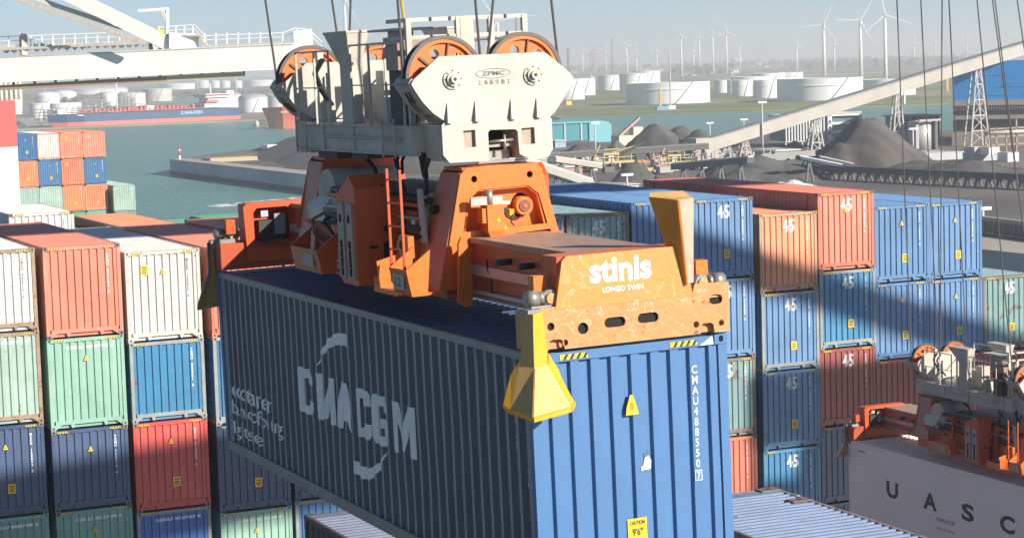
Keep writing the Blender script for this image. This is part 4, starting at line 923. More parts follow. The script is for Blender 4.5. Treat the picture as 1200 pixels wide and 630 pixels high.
# ------------------------------------------------------------------ ground, water, haze
def ground_mat(name,c1,c2,sc,c3=None,rough=.9,s3=0.4,bump=0.0):
    m=bpy.data.materials.new(name); m.use_nodes=True; nt=m.node_tree; N=nt.nodes; Lk=nt.links; b=N['Principled BSDF']; b.inputs['Roughness'].default_value=rough; b.inputs['Specular IOR Level'].default_value=.2
    tc=N.new('ShaderNodeTexCoord'); n=N.new('ShaderNodeTexNoise'); n.inputs['Scale'].default_value=sc; n.inputs['Detail'].default_value=9; n.inputs['Roughness'].default_value=.65; Lk.new(tc.outputs['Object'],n.inputs['Vector'])
    r=N.new('ShaderNodeValToRGB'); r.color_ramp.elements[0].position=.38; r.color_ramp.elements[0].color=(*c1,1); r.color_ramp.elements[1].position=.62; r.color_ramp.elements[1].color=(*c2,1); Lk.new(n.outputs['Fac'],r.inputs[0]); out=r.outputs[0]
    if c3:
        n2=N.new('ShaderNodeTexNoise'); n2.inputs['Scale'].default_value=sc*s3; n2.inputs['Detail'].default_value=6; Lk.new(tc.outputs['Object'],n2.inputs['Vector'])
        mr=N.new('ShaderNodeMapRange'); mr.inputs['From Min'].default_value=.54; mr.inputs['From Max'].default_value=.62; Lk.new(n2.outputs['Fac'],mr.inputs[0])
        x=N.new('ShaderNodeMix'); x.data_type='RGBA'; Lk.new(mr.outputs[0],x.inputs[0]); Lk.new(out,x.inputs[6]); x.inputs[7].default_value=(*c3,1); out=x.outputs[2]
    Lk.new(out,b.inputs['Base Color'])
    if bump:
        bp=N.new('ShaderNodeBump'); bp.inputs['Strength'].default_value=bump; bp.inputs['Distance'].default_value=1.0; Lk.new(n.outputs['Fac'],bp.inputs['Height']); Lk.new(bp.outputs[0],b.inputs['Normal'])
    return m
G_COAL=ground_mat('coal_dust_ground',(0.11,0.10,0.098),(0.19,0.175,0.165),0.03,(0.20,0.17,0.145),s3=.5)
G_GRASS=ground_mat('grass_ground',(0.12,0.16,0.04),(0.20,0.23,0.08),0.012,(0.27,0.25,0.15))
G_SAND=ground_mat('shore_sand',(0.28,0.23,0.19),(0.36,0.30,0.25),0.02)
G_FAR=ground_mat('far_plain',(0.13,0.13,0.08),(0.24,0.21,0.17),0.004,(0.09,0.10,0.05))
M_COAL=ground_mat('coal',(0.072,0.070,0.072),(0.135,0.128,0.128),0.12,(0.10,0.088,0.082),s3=.35,bump=.25)
M_QUAY=mat('quay_concrete',(0.50,0.55,0.58),rough=.8,dirt=.6,scale=.08,streak=.3)
M_QTOP=mat('quay_top_concrete',(0.42,0.38,0.33),rough=.8,dirt=.4,scale=.1)
M_WET=mat('wet_quay_band',(0.035,0.05,0.045),rough=.6)
def flat(name,poly,z,m,depth=0):
    b=MB()
    if depth: b.prism(poly,'z',z-depth,z)
    else: b.face([(x,y,z) for x,y in poly])
    o=b.build(name,m); return structure(o)
wm=bpy.data.materials.new('harbour_water'); wm.use_nodes=True; _n=wm.node_tree.nodes; _l=wm.node_tree.links; _b=_n['Principled BSDF']
_b.inputs['Base Color'].default_value=(0.10,0.22,0.19,1); _b.inputs['Roughness'].default_value=.28; _b.inputs['IOR'].default_value=1.33
_tc=_n.new('ShaderNodeTexCoord'); _mp=_n.new('ShaderNodeMapping'); _mp.inputs['Scale'].default_value=(1,1,1); _l.new(_tc.outputs['Object'],_mp.inputs['Vector'])
_w=_n.new('ShaderNodeTexNoise'); _w.inputs['Scale'].default_value=.35; _w.inputs['Detail'].default_value=8; _w.inputs['Roughness'].default_value=.7; _l.new(_mp.outputs[0],_w.inputs['Vector'])
_bp=_n.new('ShaderNodeBump'); _bp.inputs['Strength'].default_value=1.0; _bp.inputs['Distance'].default_value=1.2; _l.new(_w.outputs['Fac'],_bp.inputs['Height']); _l.new(_bp.outputs[0],_b.inputs['Normal'])
WS=7800
_wn=_n.new('ShaderNodeTexNoise'); _wn.inputs['Scale'].default_value=.012; _wn.inputs['Detail'].default_value=6; _wn.inputs['Distortion'].default_value=.6; _l.new(_tc.outputs['Object'],_wn.inputs['Vector'])
_wr=_n.new('ShaderNodeValToRGB'); _wr.color_ramp.elements[0].position=.35; _wr.color_ramp.elements[0].color=(.11,.25,.21,1); _wr.color_ramp.elements[1].position=.65; _wr.color_ramp.elements[1].color=(.17,.32,.275,1); _l.new(_wn.outputs['Fac'],_wr.inputs[0]); _l.new(_wr.outputs[0],_b.inputs['Base Color'])
_wm=_n.new('ShaderNodeMapRange'); _wm.inputs['To Min'].default_value=.2; _wm.inputs['To Max'].default_value=.45; _l.new(_wn.outputs['Fac'],_wm.inputs[0]); _l.new(_wm.outputs[0],_b.inputs['Roughness'])
b=MB(); b.face([(-WS,-400,WZ),(WS,-400,WZ),(WS,WS,WZ),(-WS,WS,WZ)]); structure(b.build('water',wm))
flat('ship_deck',[(-45,12),(62,12),(62,98),(-45,98)],-19.95,mat('deck_dark_red',(0.10,0.045,0.035),dirt=.5),3.8)
flat('stern_deck',[(30,215),(62,215),(62,262),(30,262)],-19.95,MATS['deck_dark_red'],3.8)
TERM=[(127.5,478),(140,500),(190,560),(245,512),(300,450),(400,400),(640,300),(640,-60),(128,-60),(128,300)]
flat('terminal_ground',TERM,GZ,G_COAL,8)
# quay wall facing the basin
b=MB(); b.box(127.2,128.0,-60,478,-24.2,-19.7); q=b.build('quay_wall',M_QUAY); tag(q,'long grey concrete quay wall with a dark waterline beside the basin','quay wall')
b=MB(); b.box(127.05,127.2,-60,478,-23.3,-22.3); b.build('waterline_band',M_WET,q)
b=MB(); b.box(126.9,131.5,-60,478,-19.72,-19.6); b.build('coping',M_QTOP,q)
# pier-head light beacon
r=empty('harbour_beacon',(128.2,473,-19.6),'small red and white beacon on the tip of the pier','beacon'); r.scale=(.55,.55,.75)
for z0,z1,rr,mm,nm in ((0,1.2,.55,M_WHT,'base'),(1.2,2.6,.4,mat('beacon_red',(.55,.04,.03)),'red_band'),(2.6,3.2,.45,M_WHT,'white_band'),(3.2,4.2,.4,MATS['beacon_red'],'lantern')):
    b=MB(); b.tube((0,0,z0),(0,0,z1),rr,n=12); b.build(nm,mm,r)
b=MB(); b.box(3,14,-12,-6,0,.9); tag(b.build('pier_store',mat('pier_store_ochre',(.45,.36,.2)),None,(128.2,470,-19.95)),'low ochre store at the pier tip behind the beacon','store')
# foam wake and near quay foam
b=MB(); random.seed(3)
def foam(p0,p1,w0,w1,name):
    b=MB(); n=40; p0=Vector(p0);p1=Vector(p1); d=(p1-p0); nrm=Vector((-d.y,d.x)).normalized()
    A=[];B=[]
    for i in range(n+1):
        t=i/n; c=p0+d*t; w=(w0+(w1-w0)*t)
        A.append(c+nrm*w*(.5+random.uniform(-.12,.12))); B.append(c-nrm*w*(.5+random.uniform(-.12,.12)))
    for i in range(n): b.face([(A[i].x,A[i].y,WZ+.02),(A[i+1].x,A[i+1].y,WZ+.02),(B[i+1].x,B[i+1].y,WZ+.02),(B[i].x,B[i].y,WZ+.02)])
    o=b.build(name,foam_m); tag(o,kind='stuff'); return o
foam_m=bpy.data.materials.new('foam'); foam_m.use_nodes=True; _n=foam_m.node_tree.nodes; _l=foam_m.node_tree.links; _b=_n['Principled BSDF']; _b.inputs['Base Color'].default_value=(.78,.79,.77,1); _b.inputs['Roughness'].default_value=.7
_tc=_n.new('ShaderNodeTexCoord'); _w=_n.new('ShaderNodeTexNoise'); _w.inputs['Scale'].default_value=.5; _w.inputs['Detail'].default_value=8; _l.new(_tc.outputs['Object'],_w.inputs['Vector'])
_r=_n.new('ShaderNodeMapRange'); _r.inputs['From Min'].default_value=.40; _r.inputs['From Max'].default_value=.52; _l.new(_w.outputs['Fac'],_r.inputs[0]); _l.new(_r.outputs[0],_b.inputs['Alpha'])
foam(onz(248,242,WZ).xy,onz(372,233,WZ).xy,5,15,'foam_wake')
foam(onz(1140,304,WZ).xy,onz(1230,314,WZ).xy,9,9,'foam_wash')
# islands beyond the channel
c=lambda u,v,z=GZ: tuple(onz(u,v,z).xy)
e0,e1,e2,e3=c(560,139,WZ),c(660,137,WZ),c(880,131,WZ),c(1150,121,WZ)
dirr=(Vector(e3)-Vector(e1)).normalized(); e0=tuple(Vector(e1)-dirr*130); e4=tuple(Vector(e3)+dirr*900)
nr=Vector((-dirr.y,dirr.x)); nr=nr if nr.y>0 else -nr
far=[tuple(Vector(p)+nr*3000) for p in (e4,e0)]
flat('tank_island_ground',[e0,e1,e2,e3,e4]+far,-22.4,G_GRASS,4)
# sloping sand shore
b=MB(); 
for a,d2 in zip([e0,e1,e2,e3],[e1,e2,e3,e4]):
    a=Vector(a);d2=Vector(d2); b.face([(a.x-nr.x*8,a.y-nr.y*8,WZ-.1),(d2.x-nr.x*8,d2.y-nr.y*8,WZ-.1),(d2.x+nr.x*34,d2.y+nr.y*34,-22.3),(a.x+nr.x*34,a.y+nr.y*34,-22.3)])
structure(b.build('shore_slope',G_SAND))
# left shore (behind the tanker)
l0=Vector(c(-60,158,WZ)); l1=Vector(c(380,140,WZ)); l2=l1+(l1-l0).normalized()*120
nl=Vector((-(l1-l0).y,(l1-l0).x)).normalized(); nl=nl if nl.y>0 else -nl
l0=l0+nl*22;l1=l1+nl*22;l2=l2+nl*22
flat('refinery_ground',[tuple(l0-(l1-l0).normalized()*500),tuple(l0),tuple(l1),tuple(l2),tuple(l2+nl*2500),tuple(l0+nl*2500-(l1-l0).normalized()*500)],-22.2,ground_mat('refinery_gravel',(0.22,0.20,0.15),(0.32,0.29,0.23),0.02,(0.12,0.15,0.05)),4)
flat('far_land',[(-WS,2300),(WS,1700),(WS,WS),(-WS,WS)],-21.0,G_FAR,5)
# ---- storage tanks
M_TANK=mat('tank_white',(0.76,0.77,0.77),rough=.55,dirt=.12,scale=.05,streak=.1)
M_TROOF=mat('tank_roof_pale',(0.52,0.52,0.50),rough=.7,dirt=.3,scale=.05)
M_TGR=mat('tank_roof_grey',(0.36,0.37,0.38),rough=.7,dirt=.3,scale=.05)
def tank(u,vb,wpx,hpx,label,roof='flat',grp='storage tanks',m=None,gz=-22.3,rm=None,detail=True):
    base=onz(u,vb,gz); dep=base.dot(CF); s=dep/FPX; rad=wpx*s/2; h=hpx*s
    ctr=base+Vector((base.x,base.y,0)).normalized()*rad; ctr.z=gz
    r=empty('storage_tank',ctr,label,'tank',grp)
    b=MB(); b.tube((0,0,0),(0,0,h),rad,n=48,cap=False); b.build('shell',m or M_TANK,r)
    b=MB()
    if roof=='flat':
        b.tube((0,0,h-.35),(0,0,h-.3),rad*.985,n=48)
    else:
        k=.32 if roof=='dome' else .12; n=8
        prev=[(rad,h)]
        rings=[(rad*math.cos(R(90*i/n)),h+rad*k*math.sin(R(90*i/n))) for i in range(n+1)]
        for (ra,za),(rb,zb) in zip(rings[:-1],rings[1:]): b.tube((0,0,za),(0,0,zb),ra,max(rb,.01),n=40,cap=False)
    b.build('roof',rm or M_TROOF,r)
    if detail and wpx>22:
        b=MB()
        for i in range(48):
            a=2*math.pi*i/48; a2=2*math.pi*(i+1)/48
            for zz in ((h*.68,) if roof=='flat' else (h*.98,)): b.bar((rad*1.006*math.cos(a),rad*1.006*math.sin(a),zz),(rad*1.006*math.cos(a2),rad*1.006*math.sin(a2),zz),.45,.35)
        b.build('wind_girder',M_TANK,r)
        b=MB(); a0=-1.9
        for i in range(10):
            a=a0+i*.045;b.bar((rad*1.02*math.cos(a),rad*1.02*math.sin(a),h*i/10),(rad*1.02*math.cos(a+.045),rad*1.02*math.sin(a+.045),h*(i+1)/10),.5,.3)
        b.build('stairway',M_TGR,r)
    return r
tank(783,122,100,25,'wide white floating roof tank on the grass, largest and nearest in the middle')
tank(668,117,35,24,'white tank cut off by the headblock, at the left of the green island')
tank(683,112,30,20,'white tank just right of the one beside the headblock')
tank(714,106,25,17,'white tank with grey top standing alone behind the grass clearing',roof='cone')
tank(742,109,32,22,'shaded white tank touching the back left of the largest tank',roof='cone')
tank(757,104,34,20,'white tank peeking over the back of the largest tank',roof='cone')
tank(847,109,20,15,'first small white tank right of the largest middle tank')
tank(859,110,14,16,'second small white tank right of the largest middle tank')
tank(870,113,24,19,'third white tank right of the largest middle tank')
tank(898,115,30,21,'fourth white tank, touching the wide tank on its right')
tank(961,118,102,26,'very wide white tank right of the row of small tanks')
tank(1040,112,66,19,'wide white tank half hidden behind the inclined conveyor')
tank(900,98,40,12,'low white tank in the second row behind the small tanks')
tank(925,97,32,12,'low white tank in the second row behind the very wide tank')
tank(880,100,50,10,'long low pale tank roof behind the row of small tanks')
tank(985,100,52,8,'grey domed low building behind the very wide tank',roof='cone',m=M_TGR,rm=M_TGR)
tank(862,76,14,8,'small hazy tank on the far plain left of the pylon',roof='cone')
# left refinery tanks
tank(47,140,24,18,'white domed tank left of the broad white tank behind the tanker bow',roof='cone',gz=-22)
tank(76,137,40,16,'broad white tank behind the tanker bow',gz=-22)
tank(18,134,16,17,'square looking white tank beside the red and white pillar',gz=-22)
tank(56,122,28,10,'white domed tank in the second refinery row, left',roof='dome',rm=M_TANK,gz=-22)
tank(76,118,28,8,'low white domed tank behind the broad white tank',roof='dome',rm=M_TANK,gz=-22)
tank(112,112,76,7,'very wide pale roofed tank behind the refinery piping',roof='cone',gz=-22)
tank(128,126,20,17,'white tank right of the refinery piping',roof='cone',gz=-22)
tank(154,125,34,15,'greyish tank between the piping and the beige tank rows',roof='cone',m=mat('tank_pale_grey',(0.58,0.58,0.57),dirt=.2,scale=.05),gz=-22)
tank(185,119,34,15,'pale beige wide tank behind the middle of the tanker',m=mat('tank_beige',(0.55,0.52,0.46),dirt=.2,scale=.05),gz=-22)
tank(208,106,42,8,'flat white tank far behind the tanker bridge',gz=-22)
for i,(uu,w) in enumerate(((238,15),(252,12),(264,12),(279,10))): tank(uu,104,w,8,f"small white domed tank, {['first','second','third','fourth'][i]} of the row behind the tanker bridge",roof='dome',rm=M_TANK,gz=-22)
tank(303,102,34,8,'flat white tank far behind the two grey domed tanks',gz=-22)
tank(264,131,40,18,'grey domed tank in shade right behind the tanker stern',roof='dome',rm=M_TGR,m=mat('tank_grey',(0.5,0.52,0.54),dirt=.2,scale=.05),gz=-22)
tank(297,132,34,17,'white tank with grey dome between the tanker and the red ship',roof='dome',rm=M_TGR,gz=-22)
tank(330,130,38,18,'white tank behind the bow of the red ship',roof='cone',gz=-22)
for i in range(5):
    uu=2+i*5.6; base=onz(uu,130,-22); dep=base.dot(CF); s=dep/FPX
    r=empty('silo',base,f"tall beige silo, {['leftmost','second','third','fourth','rightmost'][i]} of the row under the white boom",'silo','row of silos')
    b=MB(); b.tube((0,0,0),(0,0,35*s),2.7*s,n=20); b.build('barrel',mat('silo_beige',(0.62,0.56,0.46),dirt=.2,scale=.1),r); b=MB(); b.tube((0,0,35*s),(0,0,36.5*s),2.7*s,.8*s,n=20); b.build('cap',M_TROOF,r)
# refinery pipe racks: small lattice modules
random.seed(11)
for i,(uu,vb,h) in enumerate(((100,136,14),(108,133,20),(115,131,22),(123,133,16),(147,128,18),(152,127,14),(52,143,18),(60,143,15),(22,146,8),(32,146,9),(42,148,8),(92,137,12))):
    base=onz(uu,vb,-22); s=base.dot(CF)/FPX
    r=empty('process_tower',base,f"grey refinery pipe rack, {['first','second','third','fourth','fifth','sixth','seventh','eighth','ninth','tenth','eleventh','twelfth'][i]} of twelve near the shore",'pipe rack','refinery pipe racks')
    b=MB(); w=random.uniform(3,5)
    for x in (-w,0,w):
        for y in (-2,2): b.bar((x,y,0),(x,y,h*s*random.uniform(.7,1)),.35)
    for k in range(4): b.bar((-w,-2,h*s*(k+1)/5),(w,-2,h*s*(k+1)/5),.4); b.bar((-w,2,h*s*(k+1)/5),(w,2,h*s*(k+1)/5),.4)
    b.build('rack_frame',mat('rack_grey',(0.20,0.20,0.18),dirt=.4),r)
    b=MB(); b.tube((w*.5,0,0),(w*.5,0,h*s*random.uniform(.6,1.15)),.8,n=8); b.build('column',M_TROOF,r)
base=onz(133,133,-22); b=MB(); b.hexa([(-5,-4,0),(5,-4,0),(5,4,0),(-5,4,0)],[(-5,-4,2.2),(5,-4,2.2),(5,4,2.2),(-5,4,2.2)]); b.hexa([(-5.4,-4.4,2.2),(5.4,-4.4,2.2),(5.4,4.4,2.2),(-5.4,4.4,2.2)],[(-2,0,4.5),(2,0,4.5),(2,.4,4.5),(-2,.4,4.5)]); tag(b.build('green_shed',mat('shed_green',(0.05,0.25,0.17)),None,base),'small green shed behind the tanker deck','shed')
# lone mast tower in front of tanks
for (uu,vb,vt,lab) in ((138,142,88,'thin white mast rising behind the middle of the tanker'),(96,112,88,'faint thin mast under the white boom, left'),(53,112,90,'faint thin mast above the refinery, far left'),(232,108,90,'faint thin mast right of the tanker bridge'),(277,110,88,'thin white mast under the end of the boom rail')):
    p=onz(uu,vb,-22); s=p.dot(CF)/FPX; b=MB(); b.tube(p,p+Vector((0,0,(vb-vt)*s)),1.0*s if uu==138 else .5*s,n=8); tag(b.build('mast',M_WHT),lab,'mast')
# ---- ships
def ship(p0,p1,beam,h,label,hullc,boot,name='tanker'):
    p0=Vector(p0);p1=Vector(p1);d=p1-p0;Ls=d.length;ang=math.atan2(d.y,d.x)
    r=empty(name,(p0.x,p0.y,WZ),label,'ship'); r.rotation_euler=(0,0,ang)
    def ring(z,fl): 
        pts=[(0+(-3*fl),0)];  
        pts+= [(Ls*.06,-beam*.28),(Ls*.14,-beam*.46),(Ls*.25,-beam/2),(Ls*.92,-beam/2),(Ls,-beam*.36),(Ls,beam*.36),(Ls*.92,beam/2),(Ls*.25,beam/2),(Ls*.14,beam*.46),(Ls*.06,beam*.28)]
        return [(x,y,z) for x,y in pts]
    b=MB(); b.hexa(ring(-.3,0),ring(h*.42,.3),boot); b.build('boot_hull',boot,r)
    b=MB(); b.hexa(ring(h*.42,.3),ring(h,1),hullc); b.build('hull',hullc,r)
    return r,Ls,ang
M_SBL=mat('ship_blue',(0.028,0.07,0.17),dirt=.15,scale=.2); M_SRD=mat('ship_red',(0.62,0.15,0.11),dirt=.2,scale=.2); M_SDK=mat('ship_deck_red',(0.50,0.10,0.07))
pb=onz(62,151,WZ).xy; ps=onz(277,141.5,WZ).xy
r,Ls,ang=ship(pb,ps,13,6.2,'long tanker with blue hull and red lower side, moored across the basin',M_SBL,M_SRD)
b=MB(); b.box(Ls*.08,Ls*.97,-5.6,5.6,6.8,6.95); b.build('deck',M_SDK,r)
b=MB()
for k in range(26): x=Ls*(.18+.022*k); hh=random.uniform(.5,1.6); b.box(x,x+1.2,-5,-2,6.95,6.95+hh)
for y in (-3,-1,1,3): b.tube((Ls*.15,y,7.8),(Ls*.74,y,7.8),.22,n=6)
for x in (Ls*.42,Ls*.5): b.bar((x,-4,6.9),(x,-4,10),.3); b.bar((x,-4,10),(x+5,-4,9.4),.25)
b.build('deck_piping',mat('pipe_red',(0.60,0.10,0.08)),r)
b=MB(); b.box(Ls*.48,Ls*.52,-5,5,6.9,8.8); b.build('manifold_house',M_WHT,r)
b=MB(); b.box(Ls*.795,Ls*.965,-5.5,5.5,6.95,9); b.box(Ls*.82,Ls*.95,-5,5,9,11.5); b.box(Ls*.80,Ls*.93,-6.4,6.4,11.5,13.2); b.box(Ls*.935,Ls*.975,-3,3,9,14.5); b.bar((Ls*.86,0,13),(Ls*.86,0,18),.5); sup=b.build('superstructure',M_WHT,r)
b=MB(); b.box(Ls*.797,Ls*.933,-6.5,-6.42,12.2,12.9); b.build('bridge_windows',mat('window_dark_red',(0.25,0.08,0.07)),sup)
b=MB(); b.box(Ls*.80,Ls*.87,-6.6,-5.6,9.2,10.3); b.build('lifeboat',M_SRD,sup)
b=MB(); b.box(1.5,5,-3,3,6.8,8.2); b.build('forecastle',M_WHT,r)
def hull_text(t,xa,w,z,h,m,y):
    me=fit(text_mesh(t,1,.03),w=w,h=h,left=xa,bottom=z)
    for v in me.vertices: v.co=(v.co.x,y,v.co.y)
    me.materials.append(m); link('hull_lettering',me,r)
hull_text('Z MARATEN',Ls*.655,11,4.2,1.5,mat('lettering_light_blue',(0.25,0.55,0.80)),-6.56)
hull_text('CHAMPION QUEST',9.5,5.2,5.2,.8,M_WHT,-5.9)
# red ship
pr=onz(316,151,WZ).xy; pr2=pr+Vector((38,-14)); 
r,Ls,ang=ship(pr,pr2,13,8.5,'orange red ship bow peeking out behind the headblock',mat('ship_orange',(0.72,0.13,0.06)),mat('ship_orange_low',(0.74,0.20,0.13)))
b=MB(); b.box(6,14,-4,4,8.5,10); b.build('forecastle',mat('ship_orange_deck',(0.6,0.15,0.08)),r)
hull_text('SEABULK',5,5,6.3,.7,M_WHT,-6.2)
p=onz(301,149,WZ); b=MB(); b.tube((0,0,0),(0,0,2.2),.9,n=10); b.tube((0,0,2.2),(0,0,2.8),.9,.2,n=10); tag(b.build('mooring_buoy',M_TROOF,None,p),'small pale mooring buoy left of the red ship bow','buoy')
# far horizon trees and town
random.seed(5)
b=MB()
def blob(b,x,y,z,rx,rz):
    n=7; top=[]
    for k,(f,g) in enumerate(((1,0),(.9,.45),(.6,.8),(.2,1.0))):
        ring=[]
        for i in range(n):
            a=2*math.pi*i/n+random.uniform(-.2,.2); q=rx*f*random.uniform(.75,1.2); ring.append(b.bm.verts.new((x+q*math.cos(a),y+q*math.sin(a),z+rz*g*random.uniform(.85,1.1))))
        if top:
            for i in range(n):
                b.bm.faces.new((top[i],top[(i+1)%n],ring[(i+1)%n],ring[i]))
        top=ring
    b.bm.faces.new(top)
for (u0,u1,vb,hp,n) in ((640,1200,86,8,420),(900,1200,80,9,350),(600,1200,76,7,420),(790,860,92,10,60),(0,330,100,5,200),(930,1130,90,9,180)):
    for i in range(n):
        uu=random.uniform(u0,u1); hz=75+ (600-uu)*.03; vv=max(vb-(uu-600)*.03+random.uniform(-2,2),hz+5.5); p=onz(uu,vv,-21.5); s=p.dot(CF)/FPX
        if p.dot(CF)>5200: continue
        blob(b,p.x,p.y,-22,random.uniform(3,7)*s,random.uniform(.5,1)*hp*s)
tag(b.build('distant_woodland',ground_mat('woodland',(0.085,0.075,0.05),(0.15,0.12,0.085),0.02)),kind='stuff')
for i in range(60):
    uu=random.uniform(640,1195); hz=75+(600-uu)*.03; vv=hz+random.uniform(6.5,14); p=onz(uu,vv,-21.5); s=p.dot(CF)/FPX; w=random.uniform(2,9)*s; h=random.uniform(1.2,3.5)*s; d=random.uniform(10,30)
    b=MB(); b.box(-w/2,w/2,0,d,0,h); o=b.build('distant_building',random.choice([M_WHT,M_TROOF,M_TGR,MATS['silo_beige']]),None,p)
    b=MB(); b.box(-w/2-.4,w/2+.4,-.4,d+.4,h,h+.5); b.build('roof',random.choice([M_TGR,M_TROOF]),o)
    tag(o,'tiny pale building in the hazy town on the horizon','building','distant buildings on the horizon')
for i in range(26):
    uu=random.uniform(642,900); vv=random.uniform(84,96)-(uu-640)*.02; p=onz(uu,vv,-22.3); s=p.dot(CF)/FPX; w=random.uniform(3,10)*s; h=random.uniform(2,5)*s
    b=MB(); b.box(-w/2,w/2,0,w,0,h); o=b.build('industrial_unit',random.choice([M_TGR,M_TROOF,mat('brick_dull',(0.26,0.17,0.13))]),None,p)
    b=MB(); b.tube((0,w/2,h),(0,w/2,h*random.uniform(1.5,3)),.3*s,n=6); b.build('vent_stack',M_TROOF,o)
    tag(o,'low hazy industrial block behind the middle tanks','industrial block','industrial blocks behind the tanks')
# wind turbines
def turbine(uu,vb,vh,bl,rot,label,foc=0.0,r0=None,gz=-22.0):
    p=onz(uu,vb,gz); 
    if p.z>0 or p.dot(CF)>6500: p=ray(uu,vb)*6000; p.z=gz
    s=p.dot(CF)/FPX; H=(vb-vh)*s
    p.z=gz
    r=empty('wind_turbine',p,label,'wind turbine','wind turbines'); r.rotation_euler=(0,0,-R(24)+foc)
    k=max(s,.3)
    b=MB(); rb=max(1.1*s,(2.6 if bl>22 else 1.3)*s); b.tube((0,0,0),(0,0,H),rb,rb*.55,n=12); b.build('tower',M_WHT,r)
    b=MB(); b.box(-1.2*s,1.2*s,-2.2*s,3*s,H-1.1*s,H+1.2*s); b.tube((0,-2.2*s,H),(0,-3.6*s,H),1.3*s,.4*s,n=10); b.build('nacelle',M_WHT,r)
    for q in range(3):
        a=rot+q*2*math.pi/3; b=MB(); dx,dz=math.sin(a),math.cos(a); L_=bl*s; w=max(1.5*s,.06*L_)
        y=-2.9*s; px,pz=dz,-dx
        b.hexa([(dx*1*s-px*w*.35,y-.2*s,H+dz*s-pz*w*.35),(dx*s+px*w*.35,y-.2*s,H+dz*s+pz*w*.35),(dx*s+px*w*.35,y+.2*s,H+dz*s+pz*w*.35),(dx*s-px*w*.35,y+.2*s,H+dz*s-pz*w*.35)],
               [(dx*L_-px*w*.1,y-.1*s,H+dz*L_-pz*w*.1),(dx*L_+px*w*.1,y-.1*s,H+dz*L_+pz*w*.1),(dx*L_+px*w*.1,y+.1*s,H+dz*L_+pz*w*.1),(dx*L_-px*w*.1,y+.1*s,H+dz*L_-pz*w*.1)])
        b.build('blade',M_WHT,r)
TB=[(683,86,57,12,.1,'next to the headblock'),(710,86,57,12,.5,'left of the brown chimney'),(735,88,54,13,-.6,'right of the brown chimney'),(746,86,63,13,0,'with low tower behind the tanks'),(770,86,57,12,.3,'above the largest tank'),
 (799,92,43,9,-.2,'left of the group of four tall ones'),(813,84,57,9,.4,'short one between two taller ones'),(820,86,42,9,.1,'second tall one of the middle group'),(836,88,39,8,-.3,'third tall one of the middle group'),(852,88,37,13,-.05,'tallest of the middle group'),
 (867,84,52,9,.5,'small one left of the pylon'),(934,84,53,11,0,'small one left of the three big turbines'),(978,82,50,9,.2,'small one between the big turbines'),
 (966,90,29,26,math.radians(25),'first of the three big turbines on the right'),(1009,93,24,32,math.radians(32),'second of the three big turbines on the right'),(1038,100,18,34,math.radians(-10),'third and nearest of the three big turbines'),
 (1071,76,48,9,.1,'small one right of the three big turbines'),(1096,72,45,9,.5,'faint one near the hoist ropes'),(1133,72,44,13,.3,'faint one above the conveyor'),(1188,70,45,9,.1,'faint one at the right edge'),
 (585,94,24,47,math.radians(-35),'large one behind the headblock cage'),(407,95,-4,40,.6,'tall one rising behind the flared column')]
for t in TB: turbine(*t[:5],label='white wind turbine, '+t[5])
for (uu,vb,vt,wp,lab,cc) in ((667,96,58,4,'dark brown chimney beside the sheaves',(0.2,0.14,0.12)),(718,88,46,3.2,'tall brown chimney between the turbines',(0.3,0.2,0.16)),(607,96,20,3.5,'dark chimney behind the headblock',(0.15,0.12,0.12))):
    p=onz(uu,vb,-22); s=p.dot(CF)/FPX; b=MB(); b.tube((0,0,0),(0,0,(vb-vt)*s),wp*s/2,wp*s*.38,n=12); b.tube((0,0,(vb-vt)*s),(0,0,(vb-vt+1)*s),wp*s*.42,n=12); tag(b.build('chimney',mat('chimney_'+str(uu),cc),None,p),lab,'chimney')
# lattice pylon
p=onz(891,82,-22); s=p.dot(CF)/FPX; r=empty('power_pylon',p,'hazy lattice power pylon between the turbines','pylon')
b=MB(); 
for x in (-1,1): b.bar((x*2.2*s,0,0),(x*.5*s,0,46*s),.5*s)
for k in range(6): b.bar((-2*s*(1-k/8),0,k*7*s),(2*s*(1-(k+1)/8),0,(k+1)*7*s),.35*s)
b.build('lattice_mast',M_TGR,r)
for z,w in ((38,9),(31,7)): b=MB(); b.bar((-w*s,0,z*s),(w*s,0,z*s),.7*s); b.build('crossarm',M_TGR,r)
# hazy harbour cranes
for uu,cc,nm in ((694,'ship_blue','blue'),(700,'ship_red','red')):
    p=onz(uu,85,-22); s=p.dot(CF)/FPX; r=empty('harbour_crane',p,f'hazy {nm} harbour crane far behind the white tanks','crane')
    b=MB(); b.bar((-3*s,0,0),(-1*s,0,22*s),1.2*s); b.bar((3*s,0,0),(1*s,0,22*s),1.2*s); b.build('crane_leg',MATS[cc],r); b=MB(); b.bar((-8*s,0,16*s),(6*s,0,30*s),1.1*s); b.build('jib',MATS[cc],r)
